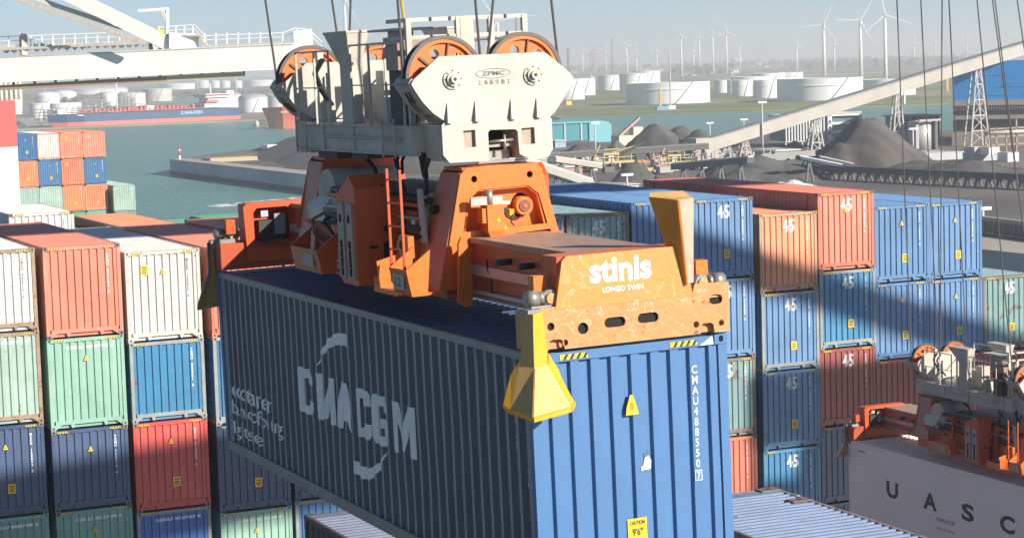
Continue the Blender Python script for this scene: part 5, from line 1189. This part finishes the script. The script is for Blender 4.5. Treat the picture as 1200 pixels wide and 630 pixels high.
# ---- terminal: teal warehouse
def at_ground(uu,vv,z=GZ): return onz(uu,vv,z)
p0=at_ground(600,171);p1=at_ground(731,166)
def facade_obj(name,p0,p1,h,depth,label,cat,m):
    d=(p1-p0); w=Vector((d.x,d.y,0)).length; r=empty(name,(p0.x,p0.y,GZ),label,cat); r.rotation_euler=(0,0,math.atan2(d.y,d.x)*.35); return r,w*(.93)
r,w=facade_obj('warehouse',p0,p1,9,30,'teal metal warehouse with rounded roof edge beside the coal mounds','warehouse',None)
MT=mat('teal_cladding',(0.03,0.24,0.29),dirt=.15,scale=.1); MT2=mat('teal_light',(0.14,0.42,0.46),dirt=.1,scale=.1)
s=p1.dot(CF)/FPX; h=25*s
b=MB(); b.box(0,w-6,0,26,0,h*.93); b.build('wall',MT,r)
b=MB(); b.prism([(w-6,0),(w,0),(w,h*.8),(w-.8,h*.93),(w-2.4,h),(-1,h),(-1,h*.93),(w-6,h*.93)],'y',-.4,26); b.build('roof',MT2,r)
for k in range(8): b=MB(); x=w-6-4.4*(k+.5)*1.0; b.box(x,x+.35,-.25,-.02,0,h*.93); b.build('downpipe',M_TROOF,r)
# coal mounds
def mound(peaks,label,m=M_COAL,n=46,name='coal_mound',cat='coal mound',seed=1,grp=None,rough=.35):
    xs=[p[0]-p[2]*1.3 for p in peaks]+[p[0]+p[2]*1.3 for p in peaks]; ys=[p[1]-p[2]*1.3 for p in peaks]+[p[1]+p[2]*1.3 for p in peaks]
    x0,x1,y0,y1=min(xs),max(xs),min(ys),max(ys); rng=random.Random(seed); ph=[rng.uniform(0,6) for _ in range(12)]
    b=MB(); g=[]
    for j in range(n+1):
        row=[]
        for i in range(n+1):
            x=x0+(x1-x0)*i/n; y=y0+(y1-y0)*j/n; z=-0.6
            for (px,py,pr_,ph_) in peaks:
                a=math.atan2(y-py,x-px); rr=math.hypot(x-px,y-py)/(pr_*(1+.06*math.sin(3*a+ph[0])+.04*math.sin(7*a+ph[1])))
                hh=ph_*(1-rr) if rr>.12 else ph_*(.88-rr*rr*1.0)
                z=max(z,hh)
            if z>0: z+= rough*(math.sin(x*.7+ph[2])*math.sin(y*.6+ph[3])*.7+math.sin(x*1.9+ph[4]+y*.8)*.35+math.sin(x*.33+y*.5+ph[5])*.6+rng.uniform(-.35,.35))
            row.append(b.bm.verts.new((x,y,GZ+z)))
        g.append(row)
    for j in range(n):
        for i in range(n):
            q=(g[j][i],g[j][i+1],g[j+1][i+1],g[j+1][i])
            if max(v.co.z for v in q)<GZ-0.5: continue
            f=b.bm.faces.new(q); f.smooth=True
    for v in [v for v in b.bm.verts if not v.link_faces]: b.bm.verts.remove(v)
    o=b.build(name,m); return tag(o,label,cat,grp)
def pk(u,vb,wpx,hpx): # base front pixel -> peak
    p=at_ground(u,vb); s=p.dot(CF)/FPX; rad=wpx*s/2; q=Vector((p.x,p.y,0)); dn=q.normalized(); cc=q+dn*rad*.95
    s2=(cc.x*CF.x+cc.y*CF.y-GZ*0)/FPX; return (cc.x,cc.y,rad,hpx*s2)
mound([pk(770,180,90,37),pk(798,178,90,33),pk(820,179,70,30),pk(745,178,30,12)],'long rounded grey coal mound in front of the channel, right of the teal warehouse',seed=2)
mound([pk(1018,204,165,70),pk(985,205,110,38)],'big dark coal pile, tallest of all, in front of the white framed building',seed=3,rough=.5)
mound([pk(680,188,75,19),pk(667,186,50,12)],'dark coal heap in front of the teal warehouse',seed=4)
mound([pk(723,181,32,18)],'small pointed coal heap right of the one before the teal warehouse',seed=5)
mound([pk(745,222,75,34)],'pointed coal heap under the yellow stacker boom',seed=6)
mound([pk(888,216,170,30),pk(850,214,90,24)],'broad grey coal heap left of the low dark conveyor',seed=7)
mound([pk(1130,212,180,22),pk(1080,210,140,20)],'low grey slope of coal right of the tallest pile',seed=8)
mound([pk(932,176,36,12),pk(915,176,25,8)],'small dark heap under the low end of the inclined conveyor',seed=12)
mound([(165,420,30,8),(176,462,34,9),(160,385,24,6.5),(190,500,36,10),(160,440,20,6),(215,500,36,12)],'grey coal mounds piled on the pier beyond the basin',seed=9,rough=.3)
mound([pk(930,221,62,10),pk(915,220,40,8)],'white powder heap lying on the coal ground',m=mat('white_powder',(0.72,0.72,0.70),rough=.9,dirt=.3,scale=.4),name='powder_heap',cat='powder heap',seed=10,rough=.3)
# white low building on pier
p=onz(345,176,GZ); b=MB(); b.box(-7,7,0,5,0,1.6); tag(b.build('pier_shed',M_WHT,None,p),'low white shed on the pier behind the headblock','shed')
# ---- conveyors
MG=mat('gallery_beige',(0.44,0.41,0.37),rough=.6,dirt=.35,scale=.3,streak=.2); MGR=mat('gallery_roof_grey',(0.33,0.32,0.31),rough=.6,dirt=.3,scale=.3)
A=at_ground(826,188); A.z=(ray(826,171)*(A.dot(CF))).z; Bp=ray(1140,75); Bp=Bp*(438/1.0); C_=A+(Bp-A)*1.85
r=empty('conveyor_gallery',A,'long enclosed beige conveyor gallery climbing to the right across the picture','conveyor')
dv=C_-A; 
b=MB(); b.bar((0,0,0),dv,3.0,2.3); b.build('gallery_body',MG,r)
b=MB(); b.bar((0,0,1.3),(dv.x,dv.y,dv.z+1.3),3.3,.22); b.build('gallery_roof',MGR,r)
hs=MB(); hs.box(-3,2,-2,2,-2.6,1.6); hs.build('lower_hood',MG,r)
def trestle(pos,h,w,label,m=None,grp='conveyor trestles'):
    r=empty('trestle',(pos[0],pos[1],GZ),label,'trestle',grp); b=MB(); t=w*.45
    for sx in (-1,1):
        for sy in (-1,1): b.bar((sx*w,sy*w*.5,0),(sx*t*.5,sy*w*.3,h),.3)
    n=max(3,int(h/3))
    for k in range(n):
        f0,f1=k/n,(k+1)/n; w0,w1=w+(t*.5-w)*f0,w+(t*.5-w)*f1
        b.bar((-w0,-w*.45,h*f0),(w1,-w*.4,h*f1),.13); b.bar((w0,-w*.45,h*f0),(-w1,-w*.4,h*f1),.13); b.bar((-w1,-w*.4,h*f1),(w1,-w*.4,h*f1),.25)
    b.build('trestle_frame',m or mat('steel_pale_grey',(0.42,0.40,0.38),dirt=.3),r); return r
for uu,lab in ((955,'lattice trestle carrying the beige gallery over the office block'),(1051,'slim trestle of the beige gallery beside the coal pile'),(1144,'tall A shaped trestle of the gallery before the blue building')):
    # point on gallery axis whose image column is uu
    best=min([i/400 for i in range(401)],key=lambda t:abs(600+FPX*(A+dv*t).dot(CR)/(A+dv*t).dot(CF)-uu)); q=A+dv*best; trestle(q,q.z-1.2-GZ,1.7 if uu<1100 else 2.4,lab)
for i,uu in enumerate((838,850,872)):
    best=min([i2/400 for i2 in range(401)],key=lambda t:abs(600+FPX*(A+dv*t).dot(CR)/(A+dv*t).dot(CF)-uu)); q=A+dv*best; trestle(q,q.z-1-GZ,1.6,f"short trestle near the low end of the beige gallery, {['first','second','third'][i]} from the left")
def convey(pa,pb,wd,ht,label,m,legs=6,legm=None,roofm=None):
    pa=Vector(pa);pb=Vector(pb); r=empty('belt_conveyor',pa,label,'conveyor','open belt conveyors'); d=pb-pa
    b=MB(); b.bar((0,0,0),d,wd,ht); b.build('belt_frame',m,r)
    b=MB(); b.bar((0,0,ht*.7),d+Vector((0,0,ht*.7)),wd*.8,ht*.3); b.build('belt',roofm or M_TROOF,r)
    for i in range(legs):
        q=d*((i+.5)/legs); b=MB(); hgt=pa.z+q.z-GZ
        b.bar(q,(q.x-.5,q.y,q.z-hgt),.3); b.bar(q,(q.x+.8,q.y,q.z-hgt),.3); b.build('leg',legm or mat('steel_dark',(0.10,0.11,0.12),dirt=.3),r)
def gp(u,v,h): # point above ground at height h over the terrain, seen at u,v
    return onz(u,v,GZ+h)
M_DBL=mat('conveyor_blue_black',(0.035,0.06,0.075),rough=.5,dirt=.3)
convey(gp(910,195.5,1.6),gp(1230,210,1.6),1.6,.7,'long low dark conveyor running to the right in front of the tallest coal pile',M_DBL,legs=28,roofm=M_DBL)
convey(gp(640,184,2),gp(832,172,3.5),1.5,.9,'pale covered conveyor leading to the low end of the gallery',M_QTOP,legs=12)
convey(gp(560,190,3),gp(640,190,2.5),1.5,.9,'pale covered conveyor end behind the orange portal',M_QTOP,legs=4)
convey(gp(648,187,5),gp(702,195,3),1.2,.7,'cream sloping conveyor left of the yellow stacker',M_QTOP,legs=3)
convey(gp(610,190,8),gp(690,216,4),1.6,.9,'pale grey conveyor at lower left of the coal yard',M_QTOP,legs=5)
convey(gp(850,190,2.5),gp(955,180,3.5),1.2,.7,'white pipe conveyor below the beige gallery',M_TROOF,legs=5)
convey(gp(790,196,3),gp(880,188,5),1.2,.8,'dark conveyor among the yard machinery',M_DBL,legs=4)
convey(gp(935,185,4),gp(985,195,1.8),.9,.5,'thin dark chute sloping beside the grey shed',M_DBL,legs=2)
convey(gp(960,185,3),gp(1000,194,1.5),.8,.5,'thin dark chute left of the tallest coal pile',M_DBL,legs=2)
# yellow stackers
MY=mat('stacker_yellow',(0.50,0.40,0.15),dirt=.3,scale=.6)
def stacker(u,v,sc,boom,label):
    p=onz(u,v,GZ); r=empty('stacker',p,label,'stacker','yellow coal stackers'); r.scale=(sc,sc,sc)
    b=MB()
    for x in (-4,0,4): b.box(x-.3,x+.3,-1.5,1.5,0,2.2)
    b.box(-6,6,-2,2,.0,.5); b.build('undercarriage',M_MACH,r)
    b=MB(); b.box(-6,6,-2,2,2.2,2.8); b.box(-3,1.5,-2,2,4.4,4.9)
    for x in (-5.5,-2.8,1.2,5): b.bar((x,-1.9,2.8),(x,-1.9,4.4),.25)
    b.bar((-6,-2,3.8),(6,-2,3.8),.18); b.bar((-3,-2,5.9),(1.5,-2,5.9),.18); b.build('gantry',MY,r)
    b=MB(); b.box(-1.4,.2,-1.6,1,2.8,4.4); b.build('cab',M_TROOF,r)
    b=MB(); b.bar((-1,0,2.5),boom,1.0,.7); b.build('boom',M_MACH,r)
    b=MB(); b.bar((0,0,4.8),(boom[0]*.8,boom[1],boom[2]*.8+.7),.3); b.bar((-5,0,3),(-3,0,7),.25); b.build('stay',MY,r)
stacker(716,201,.7,(9,-2,7.5),'yellow coal stacker with black boom over the pointed coal heap')
stacker(790,200,.6,(-6,0,-.5),'yellow coal machine right of the stacker with the black boom')
random.seed(21)
for i in range(60):
    uu=random.uniform(650,905); vv=random.uniform(188,205); p=onz(uu,vv,GZ); r=empty('yard_machine',p,'small grey and dark machinery unit among the coal conveyors','machinery','machinery units between the conveyors')
    b=MB(); w=random.uniform(.5,1.7); h=random.uniform(.5,1.7); b.box(-w,w,-.8,.8,.3,h); b.build('housing',random.choice([M_TROOF,M_MACH,MY,M_TGR,MATS['steel_dark'],mat('machine_orange',(0.6,0.2,0.05))]),r)
    b=MB(); 
    for x in (-w*.8,w*.8): b.bar((x,0,0),(x,0,h+random.uniform(.3,1.6)),.16)
    b.bar((-w*.8,0,h+.4),(w*.8,0,h+.6),.14); b.build('support_frame',random.choice([MATS['steel_dark'],MATS['steel_pale_grey']]),r)
# beige crusher with red chute
p=onz(736,175,GZ); r=empty('crusher',p,'beige crusher block with a pink chute before the long coal mound','crusher'); b=MB(); b.box(-3.2,3.2,-2,2,0,3.2); b.box(1,3.4,-1,1,3.2,5); b.build('housing',MATS['silo_beige'],r); b=MB(); b.bar((-2,0,3.2),(3,0,7),.8,.5); b.build('chute',mat('chute_pink',(0.5,0.28,0.24)),r)
# small sheds left
for (u,v,w,h,c1,lab) in ((657,173,14,9,(0.25,0.42,0.52),'pale blue shed left before the teal warehouse'),(923,187,34,12,(0.28,0.32,0.30),'grey green shed beside the tallest coal pile'),(672,207,24,13,(0.42,0.22,0.18),'red brown brick building with white roof in the coal yard'),(740,223,20,8,(0.62,0.56,0.42),'cream cabin just behind the container roofs'),(690,214,10,7,(0.5,0.35,0.22),'small ochre hut beside the brick building'),(1112,183,40,5,(0.55,0.50,0.45),'long low beige store before the silver silo')):
    p=onz(u,v,GZ); s=p.dot(CF)/FPX; o=empty('shed',p,lab,'shed'); b=MB(); b.box(-w*s/2,w*s/2,0,8,0,h*s*.85); b.build('wall',mat('shed_'+str(u),c1,dirt=.25,scale=.3),o)
    b=MB(); b.prism([(-w*s/2-.3,h*s*.85),(w*s/2+.3,h*s*.85),(w*s/2-.2,h*s),(-w*s/2+.2,h*s)],'y',-.3,8.3); b.build('roof',M_TROOF,o)
    b=MB(); b.box(-w*s*.1,w*s*.12,-.06,-.01,0,h*s*.5); b.build('door',M_TGR,o)
# office with white frame
p0=at_ground(921,172);p1=at_ground(975,171); r,w=facade_obj('office_block',p0,p1,9,12,'glazed office on stilts with bold white frame, behind the tallest coal pile','office')if False else facade_obj('office_block',p0,p1,9,12,'glazed office on stilts with bold white frame, behind the tallest coal pile','office',None)
s=p0.dot(CF)/FPX; h=34*s
MGL=mat('office_glass',(0.05,0.10,0.10),rough=.15); 
b=MB(); b.box(0,w,0,12,6*s,h); b.build('glass_facade',MGL,r)
b=MB()
for k in range(15): x=w*k/14; b.box(x-.12,x+.12,-.5,-.02,6*s,h)
b.box(-.3,w,-.5,12,h,h+.5); b.box(-.3,w,-.5,0,5.3*s,6*s); b.build('mullions',M_TANK,r)
b=MB()
for k in range(6): x=w*k/5; b.bar((x,0,0),(x,0,6*s),.3); b.bar((x,0,0),(min(w,x+1.4),0,6*s),.2)
b.build('stilts',M_TANK,r)
b=MB(); x0=w; W2=42*s
for z in (4*s,14*s,24*s,34*s): b.box(x0,x0+W2,-1,-.3,z,z+(4.2*s if z>30*s else 3*s))
b.box(x0,x0+5*s,-1,10,0,h+3*s); b.box(x0+W2-3*s,x0+W2,-1,10,14*s,h+3.5*s); b.box(x0,x0+W2,-1,10,h+2*s,h+3.5*s); b.build('white_frame',M_WHT,r)
b=MB(); b.box(x0+5*s,x0+W2-3*s,-.2,8,3*s,h+1.9*s); b.build('inner_glass',mat('office_glass_green',(0.10,0.20,0.19),rough=.2),r)
b=MB()
for z in (13*s,20*s,27*s): b.box(x0+1.2*s,x0+3.8*s,-1.05,-.98,z,z+2*s)
b.build('window',M_MACH,r)
# silver silo
p=at_ground(1097,176); s=p.dot(CF)/FPX; r=empty('silver_silo',p,'silver cylindrical silo left of the blue building','silo'); b=MB(); b.tube((0,5,0),(0,5,33*s),11.5*s,n=36); b.build('barrel',mat('silo_silver',(0.60,0.60,0.58),rough=.35,metal=.3,dirt=.2,scale=.4),r)
b=MB(); b.box(-16*s,-11.6*s,3,6,0,34*s); b.box(11.6*s,15*s,3,6,0,34*s,MATS['steel_dark']); b.bar((-16*s,2,35*s),(15*s,2,35*s),.4); b.build('side_frame',M_TGR,r)
b=MB(); b.tube((0,5,33*s),(0,5,34.5*s),11.5*s,9*s,n=36); b.build('cap',M_TROOF,r)
# teal glass halls behind silo
p0=at_ground(1062,172);p1=at_ground(1117,171); r,w=facade_obj('glass_hall',p0,p1,9,10,'dark teal hall behind the silver silo','hall',None); s=p0.dot(CF)/FPX
r.location.y+=22; r.location.x+=14
b=MB(); b.box(0,w,0,10,0,30*s); b.build('wall',mat('hall_teal',(0.035,0.13,0.14),dirt=.2),r); b=MB(); b.box(-.5,w+.5,-.5,10.5,30*s,32*s); b.build('roof',M_TGR,r)
for k in range(5): b=MB(); b.box(w*k/5,w*k/5+.4,-.3,-.01,0,30*s); b.build('pilaster',M_TGR,r)
# blue building
p0=at_ground(1117,174);p1=at_ground(1232,173); r,w=facade_obj('blue_hall',p0,p1,9,40,'big hall with bright blue upper cladding above beige and dark bands','hall',None); r.rotation_euler=(0,0,math.atan2((p1-p0).y,(p1-p0).x)*.92); w=w*.85; r.location=Vector(p0)+Vector((p0.x,p0.y,0)).normalized()*14; s=(p0.dot(CF)+14)/FPX; w=w*1.35
MBL=mat('cladding_bright_blue',(0.02,0.36,0.85),rough=.5,dirt=.12,scale=.1); MBE=mat('cladding_beige',(0.50,0.42,0.34),dirt=.2,scale=.1)
b=MB(); b.box(0,w,0,40,52*s,96*s); b.build('upper_cladding',MBL,r)
random.seed(4)
for k in range(9):
    b=MB(); x=0
    for q in range(4):
        xx=w*random.uniform(0,.9); b.box(xx,xx+w*random.uniform(.08,.3),-.06,-.005,(53+k*4.6)*s,(53+k*4.6+1.5)*s)
    b.build('cladding_seam',mat('cladding_mid_blue',(0.05,0.42,0.82),rough=.5),r) if k in(1,3,4,6) else (b.bm.free())
b=MB(); b.box(-.2,w,-.3,40,46*s,52*s); b.box(-.2,w,-.3,40,30*s,34.5*s); b.box(-.2,w,-.3,40,0,16*s); b.build('beige_band',MBE,r)
b=MB(); b.box(0,w,.2,39,16*s,30*s); b.box(0,w,.4,39,34.5*s,46*s); b.build('dark_band',mat('band_dark_grey',(0.05,0.055,0.065),dirt=.2),r)
b=MB()
for k in range(40): x=w*k/40; b.box(x,x+.18,.1,.39,40*s,46*s)
b.bar((0,.2,43*s),(w,.2,43*s),.2); b.build('louvre_grid',M_TROOF,r)
b=MB()
for k in range(9): x=w*(.05+.11*k); b.box(x,x+1.0,.05,.2,16*s,30*s)
b.build('column',M_MACH,r)
# pipe rack at its foot
r=empty('pipe_bridge',at_ground(1185,180),'rusty pipe bridge structure at the foot of the blue hall','pipe bridge'); s=.17
b=MB()
for k in range(7): b.bar((-6+k*2.4,0,0),(-6+k*2.4,0,5 if k<3 else 6.5),.3)
for z in (1.8,3.4,4.9): b.bar((-6,0,z),(9,0,z),.3)
b.build('rack_frame',mat('rack_rust',(0.30,0.22,0.18),dirt=.4),r)
b=MB(); b.tube((-6,-.5,4.2),(9,-.5,4.2),.35,n=8); b.build('pipe',M_TROOF,r)
# white boxes / low wall
p=at_ground(1085,187); q=at_ground(1200,190)
for i,(u0,u1,h,c_) in enumerate(((1085,1139,8,0),(1140,1180,9,0),(1142,1158,16,0),(1159,1174,16,1),(1181,1197,10,1))):
    a=at_ground(u0,188.5+(u0-1085)*.012); s=a.dot(CF)/FPX; o=empty('storage_box',a,f"{'bright white' if c_ else 'pale grey'} storage box {['at the left end of','in the right half of','upper layer of','upper right, on','at the right end of'][i]} the row before the blue hall",'storage box')
    b=MB(); z0=8*s if h==16 else 0; b.box(0,(u1-u0)*s,0,3,z0,h*s); b.build('box_body',M_WHT if c_ else mat('box_pale_grey',(0.40,0.43,0.45),dirt=.3,scale=.5),o)
    b=MB(); b.box(-.05,(u1-u0)*s+.05,-.05,3.05,h*s,h*s+.12); b.build('lid',M_TROOF,o)
# sign board on the island
p=onz(1060,122,-22.3); s=p.dot(CF)/FPX; o=empty('sign_board',p,'blank white sign board on a pole on the island shore','sign'); b=MB(); b.box(-.8*s,.8*s,-.3,.3,0,16*s); b.build('pole',M_TANK,o); b=MB(); b.box(-9*s,11*s,-.5,.3,14*s,21*s); b.build('board',M_WHT,o)
# yellow and orange masts
for (u,vb,vt,w,mm,lab) in ((774,129,104,2.2,mat('mast_orange',(0.65,0.30,0.05)),'orange mast on the shore before the largest tank'),(786,128,60,1.0,M_TROOF,'thin grey mast before the largest tank'),(1110,107,87,2.5,MATS['mast_orange'],'orange mast left of the blue hall')):
    p=onz(u,vb,-22.3); s=p.dot(CF)/FPX; b=MB(); b.box(-w*s/2,w*s/2,-.3,.3,0,(vb-vt)*s); tag(b.build('mast',mm,None,p),lab,'mast')
p=onz(774,129,-22.3); b=MB(); b.box(-3,3,-1,1,0,1.6); tag(b.build('blue_cabin',mat('cabin_blue',(0.12,0.28,0.42)),None,p+Vector((0,-1.5,0))),'small blue cabin at the foot of the orange mast','cabin')
p=onz(786,128,-22.3); b=MB(); b.box(-2,2,-1,1,0,1.6); tag(b.build('white_cabin',M_WHT,None,p),'small white cabin at the foot of the grey mast','cabin')
p=onz(666,123,-22.3); b=MB(); b.box(-1.5,1.5,-1,1,0,2); tag(b.build('yellow_box',M_YEL,None,p),'small yellow box on the shore beside the headblock','box')
# lamp posts in the yard
LP=[(698,186,145,'before the teal warehouse'),(767,178,147,'before the long coal mound'),(832,165,145,'between the long mound and the gallery'),(872,170,141,'above the low end of the gallery'),(904,160,140,'left of the glazed office'),(894,185,121,'tall, left of the glazed office'),(820,177,160,'short, before the long coal mound'),(735,224,206,'just behind the blue container roofs'),(1152,270,246,'on the quay edge, right of the blue containers'),(1070,180,152,'before the dark teal hall')]
for (u,vb,vt,lab) in LP:
    p=onz(u,vb,GZ); s=p.dot(CF)/FPX; o=empty('lamp_post',p,'grey yard lamp post '+lab,'lamp post','lamp posts in the coal yard'); b=MB(); b.tube((0,0,0),(0,0,(vb-vt)*s),.22,.14,n=8); b.build('pole',M_TROOF,o)
    b=MB(); b.box(-1.0,1.0,-.25,.25,(vb-vt)*s,(vb-vt)*s+.35); b.build('lamp_head',M_WHT,o)
# glazed crash barrier on the quay
pA=onz(1152,262,GZ+1.0);pB=onz(1232,272,GZ+1.0)
r=empty('quay_barrier',(pA.x,pA.y,GZ),'long green glazed barrier with white rail on the quay, right edge of the picture','barrier'); d=Vector((pB.x-pA.x,pB.y-pA.y,0)); r_s=pA.dot(CF)/FPX
d0=d*-1.5; d1=d*2
b=MB(); b.bar(d0+Vector((0,0,.7)),d1+Vector((0,0,.7)),.12,1.3); b.build('glass_panel',mat('barrier_green',(0.04,0.10,0.08),rough=.3,dirt=.2),r)
b=MB(); b.bar(d0+Vector((0,0,1.6)),d1+Vector((0,0,1.6)),.6,.45); b.build('top_rail',M_QTOP,r)
for k in range(24): q=d0+(d1-d0)*k/23; b=MB(); b.bar(q+Vector((-.1,-.1,0)),q+Vector((-.1,-.1,1.4)),.16); b.build('post',M_QTOP,r)
b=MB(); v0=Vector((pA.x,pA.y,0)); 
b.face([(v0+d0+Vector((-2,-2,GZ+.02)))[:],(v0+d1+Vector((-2,-2,GZ+.02)))[:],(v0+d1+Vector((-9,-8,GZ+.02)))[:],(v0+d0+Vector((-9,-8,GZ+.02)))[:]]); structure(b.build('quay_road',M_QTOP))
# ---- white crane boom at the left (ship to shore crane of another berth)
Dp=205.0
def W(u,v,dep=Dp): return ray(u,v)*dep
MC=mat('crane_white',(0.80,0.78,0.74),rough=.45,dirt=.1,rust=.02,scale=.15,streak=.1)
r=empty('ship_to_shore_crane',W(200,70),'white crane boom crossing the upper left with walkway, jib and brown cable rail','crane')
inv=-W(200,70)
def WL(u,v,dep=Dp): return W(u,v,dep)+inv
b=MB(); a=WL(-40,84);e=WL(347,65.5); sc_=Dp/FPX
b.bar(a,e,2.0,30*sc_); b.build('boom_girder',MC,r)
b=MB(); b.bar(WL(-40,69.5),WL(345,52),2.3,.12); b.build('girder_flange',M_GRY,r)
b=MB(); b.bar(WL(-40,105.5),WL(196,92),.5,.5,mat('rail_brown',(0.36,0.25,0.15),dirt=.2)); b.bar(WL(196,92),WL(286,87),.5,.5,mat('rail_cream',(0.60,0.47,0.30),dirt=.2)); b.build('cable_rail',None,r)
for k in range(12):
    uu=16+k*24.5; t=(uu+40)/326; vt=99.5-t*19; 
    b=MB(); b.bar(WL(uu,94-t*11),WL(uu,105-t*19+2),.22); b.build('hanger',M_MACH,r)
# walkway railing
rl=empty('walkway_railing'); rl.parent=r
for off,th in ((0,.08),(5,.06)):
    b=MB(); b.bar(WL(-20,44+off),WL(140,38+off),th); b.bar(WL(238,42+off),WL(332,38.5+off),th); b.bar(WL(332,38.5+off),WL(346,33+off),th); b.bar(WL(346,33+off),WL(362,35+off),th); b.bar(WL(362,35+off),WL(378,50+off),th); b.bar(WL(185,32+off),WL(228,29+off),th); b.bar(WL(228,29+off),WL(242,44+off),th); b.build('handrail',M_WHT,rl)
for uu in list(range(-16,142,13))+list(range(240,345,13)):
    t=uu/340; vt=43.5-t*6; vb_=60-t*9; b=MB(); b.bar(WL(uu,vt),WL(uu,vb_),.1); b.build('post',M_WHT,rl)
for uu in (186,196,206,216,226,348,356,364):
    b=MB(); b.bar(WL(uu,31 if uu<300 else 34),WL(uu,44 if uu<300 else 50),.1); b.build('post',M_WHT,rl)
b=MB(); b.bar(WL(-20,59),WL(178,50),1.0,.25); b.bar(WL(238,54),WL(332,50),1.0,.12); b.bar(WL(180,41),WL(236,42),1.2,.2); b.bar(WL(232,42),WL(243,54),.8,.2); b.build('walkway',M_GRY,r)
b=MB()
random.seed(2)
for uu in range(4,176,9): b.bar(WL(uu,60-uu*.045),WL(uu+4,57-uu*.045),.35,random.uniform(.3,.8))
for uu in range(0,180,4): b.bar(WL(uu,52-uu*.03),WL(uu,57-uu*.045),.07)
b.build('walkway_bracket',M_GRY,r)
b=MB(); b.bar(WL(55,0-18),WL(204,54.5),1.3,1.3); b.build('stay_beam',MC,r)
b=MB(); b.bar(WL(40,-2),WL(185,47,Dp+3),.45); b.bar(WL(14,-1,Dp-3),WL(170,52,Dp-3),.30); b.bar(WL(24,-1,Dp-3),WL(172,50,Dp-3),.25); b.build('stay_rod',M_CRM,r)
b=MB(); b.bar(WL(80,4,Dp+4),WL(183,38,Dp+4),.3); b.bar(WL(84,3,Dp+4),WL(186,37,Dp+4),.12); b.build('rear_stay',M_GRY,r)
b=MB(); b.bar(WL(214,58),WL(214,40),2.9,1.0); b.bar(WL(180,55),WL(206,48),1.0,.6); b.build('stay_lug',MC,r)
b=MB(); b.bar(WL(175,56),WL(196,54),.8,.9); b.build('sheave_housing',M_MACH,r)
b=MB(); b.bar(WL(28,65),WL(28,40),.55,.7); b.build('stub_mast',M_GRY,r)
b=MB(); b.bar(WL(196,46),WL(196,9.5),.28); b.bar(WL(162,13),WL(197,10.5),.28); b.bar(WL(196,24),WL(190,12),.35); b.build('service_jib',M_WHT,r)
b=MB(); b.bar(WL(184,39),WL(192,38),.6,.5); b.build('yellow_drum',M_YEL,r)
b=MB(); b.bar(WL(345,52),WL(366,51),1.2,2.6); b.build('end_bracket',MC,r)
# red, white and blue painted pillar
p=W(6,118,190); r=empty('painted_pillar',(p.x,p.y,GZ),'thick pillar painted red over white over blue at the left edge','pillar')
hh=p.z-GZ; s=190/FPX
b=MB(); b.box(-1.5,.75,-.7,.7,hh-54*s,hh); b.build('red_section',mat('pillar_red',(0.72,0.09,0.09),rough=.5,dirt=.1),r)
b=MB(); b.box(-1.5,.75,-.7,.7,hh-135*s,hh-54*s); b.build('white_section',MC,r)
b=MB(); b.box(-1.5,.75,-.7,.7,0,hh-135*s); b.build('blue_section',mat('pillar_blue',(0.05,0.17,0.42),rough=.5),r)
# ---- added shade casters for unseen crane parts, placed to throw the stack shadows
def shadecaster(pts,sec,t,label):
    r=empty('crane_shadecaster',(0,0,0),label,'crane girder','shade casters for unseen cranes outside the picture'); b=MB(); P_=[Vector(p)+sdir*t for p in pts]
    b.bar(P_[0],P_[1],sec[0],sec[1]); b.build('caster_body',MC,r)
    d=(P_[1]-P_[0]).normalized(); b=MB(); up=Vector((0,0,sec[1]/2+.02))
    b.bar(P_[0]+up,P_[1]+up,sec[0]+.15,.06); b.build('flange',M_GRY,r)
shadecaster([(26,65.7,-3.2),(54,65.7,-12.9)],(.85,.85),62,'inclined unseen crane girder outside the picture, above right')
shadecaster([(38.7,65.7,-15.8),(39.0,65.7,-15.8)],(.3,8.4),62,'narrow added strip beside the deep girder outside the picture')
shadecaster([(40.9,65.7,-15.8),(54,65.7,-15.8)],(.6,8.4),62,'deep unseen crane girder outside the picture, right side')
shadecaster([(38.7,65.7,-12.9),(41,65.7,-12.9)],(.6,2.4),62,'short upper piece added beside the deep girder outside the picture')
shadecaster([(38.7,65.7,-17.9),(41,65.7,-17.9)],(.6,4.4),62,'short lower piece added beside the deep girder outside the picture')
shadecaster([(38.2,46,-12.6),(38.2,55.5,-12.6)],(1.2,.6),60,'added crane girder outside the picture, above the white reefer')
shadecaster([(8,65.7,-14.2),(25,65.7,-12.75)],(.6,2.9),70,'unseen crane girder outside the picture, shading the left stacks')
shadecaster([(8,74.8,-5.4),(25,74.2,-5.4)],(4.6,.6),55,'added shade slab outside the picture, shading the left roofs')
shadecaster([(30,76,-5.0),(46,75,-5.0)],(5,.6),85,'added shade slab outside the picture, shading the right roofs')
# ---- haze
hb=MB(); hb.box(-WS-120,WS+120,-420,WS+120,-30,60); hz=hb.build('haze'); tag(hz,kind='stuff')
hm=bpy.data.materials.new('haze_air'); hm.use_nodes=True; n_=hm.node_tree.nodes; n_.remove(n_['Principled BSDF']); pv=n_.new('ShaderNodeVolumePrincipled'); pv.inputs['Color'].default_value=(0.93,0.96,1.0,1); pv.inputs['Density'].default_value=0.00036; pv.inputs['Anisotropy'].default_value=0.2
hm.node_tree.links.new(pv.outputs[0],n_['Material Output'].inputs['Volume']); hz.data.materials.append(hm)
